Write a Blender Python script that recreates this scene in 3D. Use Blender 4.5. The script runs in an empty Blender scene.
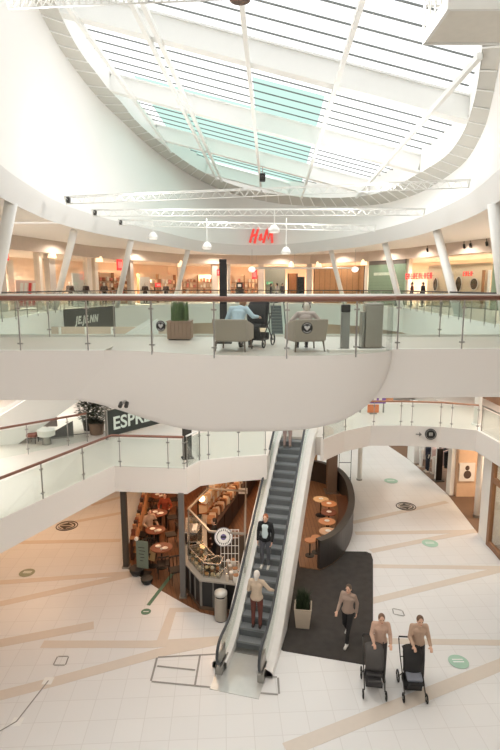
import bpy, bmesh, math, random
from mathutils import Vector, Matrix
random.seed(7)
R = math.radians
S = bpy.context.scene
COL = S.collection

# ------------------------------------------------------------------ camera
EZ, FPX, PT = 9.7, 520.0, math.radians(9.5)
_c, _s = math.cos(PT), math.sin(PT)
def ray(px, py):
    u = (px-250)/FPX; v = (375-py)/FPX
    return (u, _c+v*_s, -_s+v*_c)
def P(px, py, z):                       # where the sight line meets the level z
    d = ray(px, py); t = (z-EZ)/d[2]
    return Vector((d[0]*t, d[1]*t, z))
def PY(px, py, Y):                      # where it meets the distance Y
    d = ray(px, py); t = Y/d[1]
    return Vector((d[0]*t, Y, EZ+d[2]*t))
Z0, SL = 16.6, .26                      # sloping roof plane z = Z0 - SL*x
def PR(px, py):
    d = ray(px, py); t = (Z0-EZ)/(d[2]+SL*d[0])
    return Vector((d[0]*t, d[1]*t, EZ+d[2]*t))
cam = bpy.data.cameras.new('camera'); co = bpy.data.objects.new('camera', cam); COL.objects.link(co)
co.location = (0, 0, EZ); co.rotation_euler = (R(90-9.5), 0, 0)
cam.sensor_fit = 'VERTICAL'; cam.sensor_height = 36; cam.lens = FPX/750*36; cam.clip_end = 400; cam.clip_start = .1
S.camera = co

# ------------------------------------------------------------------ materials
def lin(c):
    c = c/255
    return c/12.92 if c <= .04045 else ((c+.055)/1.055)**2.4
def L3(c): return (lin(c[0]), lin(c[1]), lin(c[2]), 1)
_M = {}
def mat(name, rgb, rough=.6, metal=0, var=.06, scale=6, emit=0, emitc=None):
    if name in _M: return _M[name]
    m = bpy.data.materials.new(name); m.use_nodes = True
    nt = m.node_tree; b = nt.nodes['Principled BSDF']
    c = L3(rgb)
    no = nt.nodes.new('ShaderNodeTexNoise'); no.inputs['Scale'].default_value = scale; no.inputs['Detail'].default_value = 2
    tc = nt.nodes.new('ShaderNodeTexCoord'); nt.links.new(tc.outputs['Object'], no.inputs['Vector'])
    mx = nt.nodes.new('ShaderNodeMix'); mx.data_type = 'RGBA'
    mx.inputs[6].default_value = tuple(x*(1-var) for x in c[:3])+(1,)
    mx.inputs[7].default_value = tuple(min(1, x*(1+var)) for x in c[:3])+(1,)
    nt.links.new(no.outputs['Fac'], mx.inputs[0]); nt.links.new(mx.outputs[2], b.inputs['Base Color'])
    b.inputs['Roughness'].default_value = rough; b.inputs['Metallic'].default_value = metal
    if emit:
        b.inputs['Emission Color'].default_value = L3(emitc or rgb); b.inputs['Emission Strength'].default_value = emit
    _M[name] = m
    return m
def glass_mat(name, tint, refl=.07, rough=.02, ior=1.2):
    if name in _M: return _M[name]
    m = bpy.data.materials.new(name); m.use_nodes = True; nt = m.node_tree; nt.nodes.clear()
    o = nt.nodes.new('ShaderNodeOutputMaterial'); t = nt.nodes.new('ShaderNodeBsdfTransparent'); g = nt.nodes.new('ShaderNodeBsdfGlossy')
    t.inputs['Color'].default_value = L3(tint); g.inputs['Roughness'].default_value = rough
    if not ior:
        nt.links.new(t.outputs[0], o.inputs['Surface']); _M[name] = m; return m
    f = nt.nodes.new('ShaderNodeFresnel'); f.inputs['IOR'].default_value = ior
    a = nt.nodes.new('ShaderNodeMath'); a.operation = 'MULTIPLY_ADD'; a.inputs[1].default_value = .4; a.inputs[2].default_value = refl
    nt.links.new(f.outputs[0], a.inputs[0])
    x = nt.nodes.new('ShaderNodeMixShader'); nt.links.new(a.outputs[0], x.inputs[0]); nt.links.new(t.outputs[0], x.inputs[1]); nt.links.new(g.outputs[0], x.inputs[2])
    nt.links.new(x.outputs[0], o.inputs['Surface'])
    _M[name] = m
    return m
def tile_mat():
    m = bpy.data.materials.new('floor_tiles'); m.use_nodes = True; nt = m.node_tree; b = nt.nodes['Principled BSDF']
    tc = nt.nodes.new('ShaderNodeTexCoord'); mp = nt.nodes.new('ShaderNodeMapping'); mp.inputs['Rotation'].default_value = (0, 0, R(-3))
    br = nt.nodes.new('ShaderNodeTexBrick'); br.offset = 0; br.inputs['Scale'].default_value = 1
    br.inputs['Brick Width'].default_value = .62; br.inputs['Row Height'].default_value = .62; br.inputs['Mortar Size'].default_value = .008
    br.inputs['Color1'].default_value = L3((231, 230, 229)); br.inputs['Color2'].default_value = L3((228, 227, 226)); br.inputs['Mortar'].default_value = L3((217, 215, 213))
    nt.links.new(tc.outputs['Object'], mp.inputs[0]); nt.links.new(mp.outputs[0], br.inputs['Vector'])
    nt.links.new(br.outputs['Color'], b.inputs['Base Color']); b.inputs['Roughness'].default_value = .32
    _M['tiles'] = m; return m
def plank_mat(name, a, b_, mortar, w=1.6, h=.14, rot=0, rough=.45):
    m = bpy.data.materials.new(name); m.use_nodes = True; nt = m.node_tree; b = nt.nodes['Principled BSDF']
    tc = nt.nodes.new('ShaderNodeTexCoord'); mp = nt.nodes.new('ShaderNodeMapping'); mp.inputs['Rotation'].default_value = (0, 0, rot)
    br = nt.nodes.new('ShaderNodeTexBrick'); br.inputs['Scale'].default_value = 1; br.inputs['Brick Width'].default_value = w; br.inputs['Row Height'].default_value = h
    br.inputs['Mortar Size'].default_value = .006
    br.inputs['Color1'].default_value = L3(a); br.inputs['Color2'].default_value = L3(b_); br.inputs['Mortar'].default_value = L3(mortar)
    nt.links.new(tc.outputs['Object'], mp.inputs[0]); nt.links.new(mp.outputs[0], br.inputs['Vector'])
    nt.links.new(br.outputs['Color'], b.inputs['Base Color']); b.inputs['Roughness'].default_value = rough
    _M[name] = m; return m
TILES = tile_mat()
WOODF = plank_mat('cafe_planks', (128, 84, 54), (112, 72, 46), (70, 44, 28), rot=R(75))
WHITE = mat('white_paint', (240, 239, 235), .55, var=.01)
DRUM = mat('drum_plaster', (244, 243, 240), .7, var=.01, scale=.5)
BAND = mat('band_grey', (226, 226, 224), .6, var=.01)  # slightly greyer than the drum above it
FASC = mat('fascia_plaster', (238, 232, 226), .5, var=.012, scale=.7)
STEELW = mat('white_steel', (236, 236, 232), .45, var=.015)
BAR = mat('glazing_bar', (112, 116, 114), .6)
STEEL = mat('brushed_steel', (165, 163, 158), .3, .9)
CHROME = mat('silver_metal', (200, 198, 194), .25, .85)
RAILW = mat('red_brown_wood', (138, 95, 79), .4, scale=20)
RAILL = mat('light_brown_wood', (176, 128, 98), .4, scale=20)
GLASS = glass_mat('balustrade_glass', (247, 251, 249), .02)
GLASSD = glass_mat('shop_glass', (248, 250, 249), .01, ior=1.2)
ROOFG = glass_mat('roof_glass', (252, 253, 253), 0, ior=0)
ROOFT = glass_mat('teal_roof_glass', (184, 215, 206), 0, ior=0)
BLACK = mat('black_paint', (26, 24, 23), .45)
DARK = mat('dark_grey', (60, 56, 52), .5)
MATB = mat('entrance_mat', (62, 58, 55), .95, var=.35, scale=4)
STRIPE = mat('beige_stone', (217, 206, 194), .35, var=.03)
GREYL = mat('grey_inlay', (150, 147, 142), .5)
GREEN = mat('green_vinyl', (92, 128, 106), .5)
GREENL = mat('pale_green_vinyl', (170, 205, 186), .5)
RED = mat('red_sign', (228, 60, 62), .5, emit=.9)
REDP = mat('red_paint', (214, 48, 52), .5)
BEIGE = mat('beige_wall', (222, 205, 186), .7)
WARMW = mat('warm_wall', (240, 214, 190), .7)
CEILW = mat('soffit', (238, 233, 226), .7, var=.02)
WOODM = mat('mid_wood', (168, 118, 78), .5, scale=9, var=.18)
WOODD = mat('dark_wood', (72, 44, 30), .5, scale=9, var=.2)
WOODO = mat('orange_wood', (190, 118, 68), .5, scale=5, var=.15)
SKIN = mat('skin', (222, 178, 152), .55, var=.03)
FABG = mat('grey_fabric', (170, 158, 146), .9, scale=40)
LEAF = mat('leaf', (62, 84, 46), .6, var=.35, scale=12)
LEAFD = mat('dark_leaf', (42, 56, 30), .6, var=.35, scale=12)

# ------------------------------------------------------------------ mesh helpers
class MB:
    def __init__(s): s.v = []; s.f = []; s.mi = []
    def add(s, vs, fs, mi=0):
        n = len(s.v); s.v += [Vector(v) for v in vs]
        for f in fs: s.f.append([i+n for i in f]); s.mi.append(mi)
        return s
    def box(s, x0, x1, y0, y1, z0, z1, mi=0):
        return s.add([(x0,y0,z0),(x1,y0,z0),(x1,y1,z0),(x0,y1,z0),(x0,y0,z1),(x1,y0,z1),(x1,y1,z1),(x0,y1,z1)],
                     [(3,2,1,0),(4,5,6,7),(0,1,5,4),(1,2,6,5),(2,3,7,6),(3,0,4,7)], mi)
    def cbox(s, c, sz, rz=0, mi=0, rx=0):
        M = Matrix.Translation(c) @ Matrix.Rotation(rz, 4, 'Z') @ Matrix.Rotation(rx, 4, 'X')
        n = len(s.v); a, b, d = sz[0]/2, sz[1]/2, sz[2]/2
        s.box(-a, a, -b, b, -d, d, mi)
        for i in range(n, len(s.v)): s.v[i] = M @ s.v[i]
        return s
    def beam(s, p0, p1, w, h, up=(0,0,1), mi=0):
        p0, p1 = Vector(p0), Vector(p1); d = (p1-p0).normalized(); up = Vector(up)
        if abs(d.dot(up)) > .98: up = Vector((0,1,0))
        r = d.cross(up).normalized()*w/2; u = r.cross(d).normalized()*h/2
        return s.add([p0-r-u, p0+r-u, p0+r+u, p0-r+u, p1-r-u, p1+r-u, p1+r+u, p1-r+u],
                     [(0,1,2,3),(7,6,5,4),(0,4,5,1),(1,5,6,2),(2,6,7,3),(3,7,4,0)], mi)
    def tube(s, pts, r, seg=8, closed=False, mi=0):
        pts = [Vector(p) for p in pts]; n = len(pts); rings = []
        rr = r if isinstance(r, (list, tuple)) else [r]*n
        prev = None
        for i, p in enumerate(pts):
            a = pts[(i-1) % n] if (closed or i > 0) else p; b = pts[(i+1) % n] if (closed or i < n-1) else p
            d = (b-a).normalized()
            if prev is None:
                up = Vector((0,0,1)) if abs(d.z) < .9 else Vector((0,1,0)); x = d.cross(up).normalized()
            else: x = (prev-d*prev.dot(d)).normalized()
            prev = x; y = d.cross(x)
            rings.append([p+(x*math.cos(2*math.pi*k/seg)+y*math.sin(2*math.pi*k/seg))*rr[i] for k in range(seg)])
        fs = []; m = n if closed else n-1
        for i in range(m):
            j = (i+1) % n
            for k in range(seg): fs.append((i*seg+k, i*seg+(k+1) % seg, j*seg+(k+1) % seg, j*seg+k))
        if not closed: fs += [tuple(range(seg))[::-1], tuple((n-1)*seg+k for k in range(seg))]
        return s.add([v for q in rings for v in q], fs, mi)
    def lathe(s, prof, c=(0,0,0), seg=20, mi=0, caps=True):
        vs = []; fs = []; c = Vector(c)
        for r, z in prof:
            for k in range(seg):
                a = 2*math.pi*k/seg; vs.append(c+Vector((r*math.cos(a), r*math.sin(a), z)))
        for i in range(len(prof)-1):
            for k in range(seg): fs.append((i*seg+k, i*seg+(k+1) % seg, (i+1)*seg+(k+1) % seg, (i+1)*seg+k))
        if caps and prof[0][0] > 1e-6: fs.append(tuple(range(seg))[::-1])
        if caps and prof[-1][0] > 1e-6: fs.append(tuple((len(prof)-1)*seg+k for k in range(seg)))
        return s.add(vs, fs, mi)
    def ball(s, c, r, seg=12, mi=0):
        r = r if isinstance(r, (tuple, list)) else (r, r, r); n = len(s.v)
        s.lathe([(max(1e-4, math.sin(math.pi*i/8)), -math.cos(math.pi*i/8)) for i in range(9)], (0,0,0), seg, mi)
        for i in range(n, len(s.v)):
            v = s.v[i]; s.v[i] = Vector((c[0]+v.x*r[0], c[1]+v.y*r[1], c[2]+v.z*r[2]))
        return s
    def capsule(s, a, b, ra, rb, seg=10):
        a, b = Vector(a), Vector(b); d = b-a
        if d.length < 1e-5: d = Vector((0,0,1e-4))
        dn = d.normalized(); x = dn.cross(Vector((0,0,1)) if abs(dn.z) < .9 else Vector((0,1,0))).normalized(); y = dn.cross(x)
        vs = []; rows = []
        for i in range(5):
            t = math.pi/2*(1-i/4); rows.append((a-dn*ra*math.sin(t), max(1e-4, ra*math.cos(t))))
        for i in range(5):
            t = math.pi/2*i/4; rows.append((b+dn*rb*math.sin(t), max(1e-4, rb*math.cos(t))))
        for c, r in rows:
            for k in range(seg): vs.append(c+(x*math.cos(2*math.pi*k/seg)+y*math.sin(2*math.pi*k/seg))*r)
        fs = [(i*seg+k, i*seg+(k+1) % seg, (i+1)*seg+(k+1) % seg, (i+1)*seg+k) for i in range(9) for k in range(seg)]
        return s.add(vs, fs)
    def prism(s, poly, z0, z1, mi=0):
        n = len(poly)
        return s.add([(p[0], p[1], z0) for p in poly]+[(p[0], p[1], z1) for p in poly],
                     [tuple(range(n))[::-1], tuple(range(n, 2*n))]+[(i, (i+1) % n, n+(i+1) % n, n+i) for i in range(n)], mi)
    def loft(s, rows, closed=False, mi=0):
        m = len(rows[0]); fs = []
        for i in range(len(rows)-1):
            for k in range(m if closed else m-1): fs.append((i*m+k, i*m+(k+1) % m, (i+1)*m+(k+1) % m, (i+1)*m+k))
        return s.add([v for r in rows for v in r], fs, mi)
    def ribbon(s, path, off, z0, z1, closed=False, mi=0, o0=0):   # upright band of thickness off along a plan path
        n = len(path); q = []; w = []
        for i, p in enumerate(path):
            a = Vector(path[max(0, i-1)][:2]) if not closed else Vector(path[i-1][:2])
            b = Vector(path[min(n-1, i+1)][:2]) if not closed else Vector(path[(i+1) % n][:2])
            d = (b-a).normalized(); q.append((p[0]-d.y*off, p[1]+d.x*off)); w.append((p[0]-d.y*o0, p[1]+d.x*o0))
        path = w; m = n if closed else n-1
        for i in range(m):
            j = (i+1) % n; a, b, c, d = path[i], path[j], q[j], q[i]
            cap = [(0,1,2,3),(7,6,5,4),(0,4,5,1),(2,6,7,3)]
            if not closed and i == 0: cap.append((3,7,4,0))
            if not closed and i == m-1: cap.append((1,5,6,2))
            s.add([(a[0],a[1],z0),(b[0],b[1],z0),(c[0],c[1],z0),(d[0],d[1],z0),(a[0],a[1],z1),(b[0],b[1],z1),(c[0],c[1],z1),(d[0],d[1],z1)], cap, mi)
        return s
    def build(s, name, m, parent=None, world=False, smooth=False, bevel=0, weld=False):
        me = bpy.data.meshes.new(name)
        o0 = Vector(parent.location) if (world and parent) else Vector((0,0,0))
        me.from_pydata([tuple(v-o0) for v in s.v], [], s.f)
        for k in (m if isinstance(m, (list, tuple)) else [m]): me.materials.append(k)
        me.polygons.foreach_set('material_index', s.mi)
        bm = bmesh.new(); bm.from_mesh(me)
        if weld: bmesh.ops.remove_doubles(bm, verts=bm.verts, dist=1e-4)
        bmesh.ops.recalc_face_normals(bm, faces=bm.faces); bm.to_mesh(me); bm.free()
        if smooth: me.polygons.foreach_set('use_smooth', [True]*len(me.polygons))
        o = bpy.data.objects.new(name, me); COL.objects.link(o)
        if parent: o.parent = parent
        if bevel:
            b = o.modifiers.new('b', 'BEVEL'); b.width = bevel; b.segments = 2; b.limit_method = 'ANGLE'
        if smooth and not weld:
            pass
        return o
def tag(o, label, cat, group=None):
    o['label'] = label; o['category'] = cat
    if group: o['group'] = group
    return o
def stru(o):
    o['kind'] = 'structure'; return o
def thing(name, label, cat, loc=(0,0,0), rz=0, group=None):
    o = bpy.data.objects.new(name, None); COL.objects.link(o); o.empty_display_size = .1
    o.location = loc; o.rotation_euler = (0, 0, rz)
    return tag(o, label, cat, group)
def dup(root, loc, rz=None, label=None, group=None, scale=None):
    r = root.copy(); COL.objects.link(r); r.location = loc
    if rz is not None: r.rotation_euler = (0, 0, rz)
    if label: r['label'] = label
    if group: r['group'] = group
    if scale: r.scale = scale if isinstance(scale, (tuple, list)) else (scale,)*3
    for ch in list(root.children):
        c = ch.copy(); COL.objects.link(c); c.parent = r
        for g in list(ch.children):
            d = g.copy(); COL.objects.link(d); d.parent = c
    return r
_trim = [0]
def trim(mb, m, **k):
    _trim[0] += 1
    return stru(mb.build('trim_%d' % _trim[0], m, **k))
def smooth_path(pts, n=6, closed=False):
    out = []; N = len(pts); pts = [Vector(p) for p in pts]
    for i in range(N if closed else N-1):
        p0 = pts[(i-1) % N] if closed or i > 0 else pts[0]; p1 = pts[i]; p2 = pts[(i+1) % N]; p3 = pts[(i+2) % N] if closed or i+2 < N else pts[-1]
        for k in range(n):
            t = k/n
            out.append(.5*((2*p1)+(p2-p0)*t+(2*p0-5*p1+4*p2-p3)*t*t+(3*p1-p0-3*p2+p3)*t**3))
    if not closed: out.append(pts[-1])
    return out
def text_mesh(name, txt, size, m, M, parent=None, shear=0, ext=.01, space=1.0, bold=0):
    cu = bpy.data.curves.new(name, 'FONT'); cu.body = txt; cu.size = size; cu.shear = shear; cu.extrude = ext
    cu.align_x = 'CENTER'; cu.align_y = 'CENTER'; cu.space_character = space; cu.offset = bold
    t = bpy.data.objects.new(name+'_tmp', cu); COL.objects.link(t); bpy.context.view_layer.update()
    me = bpy.data.meshes.new_from_object(t.evaluated_get(bpy.context.evaluated_depsgraph_get()))
    bpy.data.objects.remove(t); bpy.data.curves.remove(cu)
    me.transform(M); me.materials.clear(); me.materials.append(m)
    o = bpy.data.objects.new(name, me); COL.objects.link(o)
    if parent: o.parent = parent
    return o
def upright(loc, rz=0):                 # text standing up, read from -Y
    return Matrix.Translation(loc) @ Matrix.Rotation(rz, 4, 'Z') @ Matrix.Rotation(R(90), 4, 'X')
def area(name, loc, size, power, color=(1,1,1), rot=(0,0,0), sy=None):
    l = bpy.data.lights.new(name, 'AREA'); l.energy = power; l.color = color; l.size = size
    if sy: l.shape = 'RECTANGLE'; l.size_y = sy
    o = bpy.data.objects.new(name, l); COL.objects.link(o); o.location = loc; o.rotation_euler = rot
    return o
def point(name, loc, power, color=(1,1,1), r=.1):
    l = bpy.data.lights.new(name, 'POINT'); l.energy = power; l.color = color; l.shadow_soft_size = r
    o = bpy.data.objects.new(name, l); COL.objects.link(o); o.location = loc
    return o
WARM = (1, .74, .5)
# ------------------------------------------------------------------ the setting: shell of the mall
CX, CY = .7, 24.0
def radial(pts, n=120, off=0):
    q = sorted((math.atan2(p[1]-CY, p[0]-CX), math.hypot(p[0]-CX, p[1]-CY)) for p in pts)
    q = [(a-2*math.pi, r) for a, r in q[-3:]] + q + [(a+2*math.pi, r) for a, r in q[:3]]
    out = []
    for k in range(n):
        t = -math.pi+2*math.pi*k/n
        i = max(j for j in range(len(q)-1) if q[j][0] <= t)
        i = max(1, min(i, len(q)-3))
        (a0, r0), (a1, r1), (a2, r2), (a3, r3) = q[i-1:i+3]
        u = (t-a1)/max(1e-6, a2-a1)
        m1 = (r2-r0)/(a2-a0)*(a2-a1); m2 = (r3-r1)/(a3-a1)*(a2-a1)
        r = (2*u**3-3*u*u+1)*r1+(u**3-2*u*u+u)*m1+(-2*u**3+3*u*u)*r2+(u**3-u*u)*m2+off
        out.append((CX+r*math.cos(t), CY+r*math.sin(t)))
    for _ in range(3):
        out = [((out[i-1][0]+2*out[i][0]+out[(i+1) % n][0])/4, (out[i-1][1]+2*out[i][1]+out[(i+1) % n][1])/4) for i in range(n)]
    return out
LIPP = [(-7.14,15.49),(-7.43,17.91),(-7.69,20.9),(-7.54,23.54),(-7.12,26.16),(-6.41,28.6),(-4.99,33.29),(-2.28,40.3),(.8,42.2),(3.04,40.6),(5.52,36.79),(7.44,31.42),(8.08,28),(8.29,23.94),(8.13,20.3),(7.35,15.92),
        (6.4,12),(5,7.5),(2.5,4.5),(0,3.8),(-3,5),(-5.3,9),(-6.5,12.8)]
RINGO = [(-6.62,17.9),(-6.92,20),(-7.09,23),(-7.09,26.07),(-6.69,29.44),(-6.2,33.0),(-5.23,36.9),(-4.07,40.0),(-2.4,42.1),(0,42.6),(2.5,40.9),(5.46,36.88),(7.5,32.72),(8.33,28.6),(8.47,24.04),(7.97,19.65),(6.96,16.14),(5.91,13.36),
         (4.4,10),(2.2,7),(0,6),(-2.5,7.2),(-4.6,11),(-5.9,14.7)]
RINGI = [(-5.95,17.65),(-6.22,19.86),(-6.26,22.7),(-6.24,24.44),(-5.99,26.48),(-5.61,30.42),(-4.8,33.6),(-3.64,36.87),(-2.1,38.9),(0,39.4),(2.2,38.0),(4.6,35.4),(6.44,32.0),(7.4,27.18),(7.55,23.83),(7.45,20.11),(6.75,17),(5.9,14.43),(5.0,12.2),
         (3.8,9.6),(2,8),(0,7.4),(-2.3,8.6),(-4,11.6),(-5.2,14.9)]
lip = radial(LIPP); drumb = radial(LIPP, off=-.3); ringo = radial(RINGO); ringi = radial(RINGI)
zr = lambda p, dz=0: (p[0], p[1], Z0-SL*p[0]+dz)
m = MB(); m.loft([[(x, y, 12.98) for x, y in drumb], [zr(p) for p in ringo]], closed=True)
stru(m.build('wall_drum', DRUM, smooth=True, weld=True))
m = MB(); m.loft([[(x, y, 12.25) for x, y in lip], [(x, y, 12.98) for x, y in drumb]], closed=True)
trim(m, BAND, smooth=True, weld=True)
# louvred ring: grey plates between white seams
RINGG = mat('louvre_grey', (200, 198, 190), .6, var=.03)
m = MB(); m.loft([[zr(p) for p in ringo], [zr(p, .12) for p in ringi]], closed=True); trim(m, RINGG, smooth=True, weld=True)
seams = MB(); acc = 0
for a in range(1, 960):
    f = a/8; k = int(f); u = f-k
    o = tuple(ringo[k % 120][j]*(1-u)+ringo[(k+1) % 120][j]*u for j in (0, 1)); i = tuple(ringi[k % 120][j]*(1-u)+ringi[(k+1) % 120][j]*u for j in (0, 1))
    if a > 1: acc += math.hypot(o[0]-last[0], o[1]-last[1])
    last = o
    if acc > 1.12: acc = 0; seams.beam(zr(o, -.02), zr(i, .10), .06, .03)
trim(seams, STEELW)
m = MB(); m.loft([[zr(p, -.03) for p in ringo], [zr(p, .12) for p in ringo]], closed=True); trim(m, WHITE)
m = MB(); m.loft([[zr(p, .10) for p in ringi], [zr(p, 1.12) for p in ringi]], closed=True); trim(m, WHITE, smooth=True, weld=True)
# roof frame (axis turned a little against the camera)
RA = R(2.4)
def ru(u, v, dz=0):
    x = u*math.cos(RA)+v*math.sin(RA); y = -u*math.sin(RA)+v*math.cos(RA)
    return Vector((x, y, Z0-SL*x+dz))
def chord(fn, lo, hi, n=160):           # the stretch of a line inside the inner ring
    def inside(p):
        c = False; j = len(ringi)-1
        for i in range(len(ringi)):
            a, b = ringi[i], ringi[j]
            if (a[1] > p.y) != (b[1] > p.y) and p.x < (b[0]-a[0])*(p.y-a[1])/(b[1]-a[1])+a[0]: c = not c
            j = i
        return c
    t = [lo+(hi-lo)*k/n for k in range(n+1)]; t = [x for x in t if inside(fn(x))]
    return (min(t), max(t)) if len(t) > 1 else None
BEAMV = [11.4, 18.0, 24.7, 31.3, 37.6]
for v in BEAMV:
    c = chord(lambda u: ru(u, v), -12, 12)
    if c:
        mb = MB().beam(ru(c[0]-.05, v, .5), ru(c[1]+.05, v, .5), .30, .72); mb.beam(ru(c[0]-.05, v, .16), ru(c[1]+.05, v, .16), .42, .08)
        mb.beam(ru(c[0]-.05, v, .86), ru(c[1]+.05, v, .86), .42, .06)
        stru(mb.build('roof_beam', STEELW))
for u in (-6.2, -3.95, -3.6, -.8, 1.95, 4.95):
    c = chord(lambda v: ru(u, v), 6, 45)
    if c: stru(MB().beam(ru(u, c[0], .04), ru(u, c[1], .04), .13, .15).build('roof_purlin', STEELW))
v = 9.2
bars = []
while v < 39:
    if min(abs(v-b) for b in BEAMV) > .25:
        c = chord(lambda u: ru(u, v), -12, 12)
        if c: stru(MB().beam(ru(c[0], v, .98), ru(c[1], v, .98), .04, .04).build('roof_glazing_bar', BAR))
    v += .83
m = MB(); US = [-9, -6.2, -3.75, -.8, 1.95, 4.95, 9.5]; VS = [5, 11.4, 18.0, 21.4, 24.7, 31.3, 37.6, 43]
teal = {(3, 3), (1, 4), (2, 4), (3, 4), (2, 5), (3, 5), (1, 5)}
for i in range(6):
    for j in range(7):
        q = [ru(US[i], VS[j], 1.06), ru(US[i+1], VS[j], 1.06), ru(US[i+1], VS[j+1], 1.06), ru(US[i], VS[j+1], 1.06)]
        m.add(q, [(0, 1, 2, 3)], 1 if (i, j) in teal else 0)
stru(m.build('window_1', [ROOFG, ROOFT]))

# ------------------------------------------------------------------ upper storey
ZT, ZM = 8.4, 4.2
EDGE = [(-9.4,9),(-9.6,14.2),(-9.8,20.4),(-10.6,28.7),(-9.2,35.5),(-5,40.5),(0,42.3),(4.5,41),(8,37.5),(9.5,32),(9.4,29),(8.95,24),(8.3,17.3),(8.0,10)]
SHOP = [(-15.5,9),(-15.3,14.2),(-15,22),(-13.5,29.6),(-11.4,37.5),(-6.3,46.5),(0,48.5),(5.5,47.5),(9.8,43),(11.8,39.7),(13,36),(14.8,31),(16,22),(16,10)]
def outward(pts, d):
    out = []
    for x, y in pts:
        v = Vector((x, (y-24)*.8)).normalized(); out.append((x+v.x*d, y+v.y*d))
    return out
BACK = outward(SHOP, 5.5)
def strip(inner, outer, z0, z1, mi=0):
    m = MB(); n = len(inner)
    for i in range(n-1):
        m.prism([inner[i], inner[i+1], outer[i+1], outer[i]], z0, z1, mi)
    return m
FLOORT = mat('pale_stone', (226, 219, 211), .35, var=.03)
stru(strip(EDGE, BACK, 7.75, ZT).build('floor_upper', FLOORT))
trim(MB().ribbon(EDGE, -.12, 7.0, 8.5, o0=.03), WHITE)
stru(strip(radial(LIPP, off=.9), radial(SHOP+[(15, -1), (0, -4), (-15, -1)]), 12.6, 12.7).build('ceiling_upper', CEILW))
m = MB(); m.loft([[(x, y, 12.25) for x, y in lip], [(x, y, 12.6) for x, y in radial(LIPP, off=.95)]], closed=True); trim(m, CEILW, smooth=True, weld=True)
trim(MB().ribbon(SHOP, -.35, 11.82, 12.62), mat('bulkhead', (206, 190, 176), .7))
m = MB().ribbon(BACK, -.2, ZT, 12.6); stru(m.build('wall_upper', WARMW))
stru(strip(SHOP, BACK, 11.82, 11.9).build('ceiling_shops', mat('shop_ceiling', (232, 220, 205), .7)))

# ------------------------------------------------------------------ ground storey
stru(MB().box(-24, 24, 3, 52, -.3, 0).build('floor', TILES))
CAFE = [(-4.5,17.0),(-4.18,16.76),(-3.6,16.2),(-2.93,15.55),(-2.0,14.75),(-1.5,14.35),(-.4,13.95),(.2,14.3),(1.3,18.6),(1.7,25.8),(-5.3,25.8)]
stru(MB().prism(CAFE, 0, .014).build('floor_cafe', WOODF))
trim(MB().box(-5.6, 1.9, 25.8, 26.0, 0, 3.5), mat('cafe_back_wall', (120, 74, 46), .6, scale=3, var=.2))
# stone bands let into the floor, by their corner pairs
_iz = [0]
def inlay(px, w, mm=STRIPE, z=.004):
    _iz[0] += 1; z += _iz[0]*.0002
    pts = [P(x, y, 0) for x, y in px]
    trim(MB().ribbon([(p.x, p.y) for p in pts], w, z-.003, z), mm)
for px, w in (([(-60,589),(132,575)], .26), ([(-60,620),(132,577)], .3), ([(-60,659),(94,629)], .36), ([(40,648),(150,648),(226,643)], .3), ([(-40,711),(60,685),(160,657),(226,643)], .34), ([(166,645),(176,612),(215,613)], .3),
              ([(290,757),(500,672),(560,648)], .36), ([(384,644),(520,646)], .24), ([(373,604),(470,580),(540,563)], .3), ([(373,568),(520,570)], .24), ([(373,553),(437,540),(479,532)], .28), ([(356,535),(479,533)], .28), ([(354,524),(449,503)], .26),
              ([(-20,545),(120,542)], .26), ([(70,524),(122,514)], .24), ([(92,506),(122,498)], .24)):
    inlay(px, w)
for px in ([(158,658),(216,655)], [(216,655),(214,687)], [(214,687),(152,681)], [(152,681),(158,658)], [(157,667),(195,671)], [(199,656),(194,685)], [(256,678),(277,678)], [(277,678),(278,694)], [(278,694),(254,692)], [(254,692),(256,678)]):
    inlay(px, .05, GREYL, .006)
for px in ([(58,657),(68,657)], [(68,657),(65,665)], [(65,665),(54,665)], [(54,665),(58,657)], [(393,609),(402,611)], [(402,611),(404,616)], [(404,616),(394,614)], [(394,614),(393,609)], [(0,732),(17,722)], [(17,722),(49,681)]):
    inlay(px, .03, GREYL, .006)
for x, y in ((17, 722), (48, 681)):
    p = P(x, y, 0); trim(MB().box(p.x-.12, p.x+.12, p.y-.12, p.y+.12, 0, .007), WHITE)

# ------------------------------------------------------------------ middle storey
MIDF = [(-8.6,6),(-5.9,11.65),(-4.2,15.35),(-1.93,15.15),(-1.6,15.8),(-.6,16.15),(.55,16.4)]       # left of the escalator
MIDR = [(2.65,18.2),(3.6,19.3),(4.8,20.1),(6,20.1),(7.5,19.9),(8.75,19.4)]
ZB = 3.5
m = MB()
m.prism([(-4.2,15.35),(-1.93,15.15),(-1.6,15.8),(-.6,16.15),(.55,16.4),(.95,19.15),(2.75,18.75),(2.65,18.2),(3.6,19.3),(4.8,20.1),(6,20.1),(7.5,19.9),(8.75,19.4),(9.3,25),(-4.2,25.8)], ZB, ZM)
m.prism([(-20,4),(-9.4,4),(-8.6,6),(-5.9,11.65),(-4.2,15.35),(-4.2,46),(-20,46)], ZB, ZM)
m.prism([(9.6,4),(20,4),(20,46),(9.6,46),(9.3,25),(8.75,19.4)], ZB, ZM)
m.prism([(-4.2,39),(9.6,39),(9.6,46),(-4.2,46)], ZB, ZM)
stru(m.build('floor_middle', FLOORT))
for e in (MIDF, MIDR, [(8.75,19.4),(9.6,4)]):
    trim(MB().ribbon(e, .1, ZB-.03, ZM+.1, o0=-.03), FASC)
trim(MB().box(-20, 20, 47, 47.3, ZM, 8.0), mat('middle_far_wall', (206, 190, 172), .7))
trim(MB().box(-16.3, -16, 4, 47, 0, 8.0), BEIGE)
trim(MB().box(16, 16.3, 4, 47, ZM, 8.0), mat('middle_side_wall', (196, 170, 146), .7))
trim(MB().box(-16, 9, 39, 39.3, 0, ZB), BEIGE)
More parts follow.
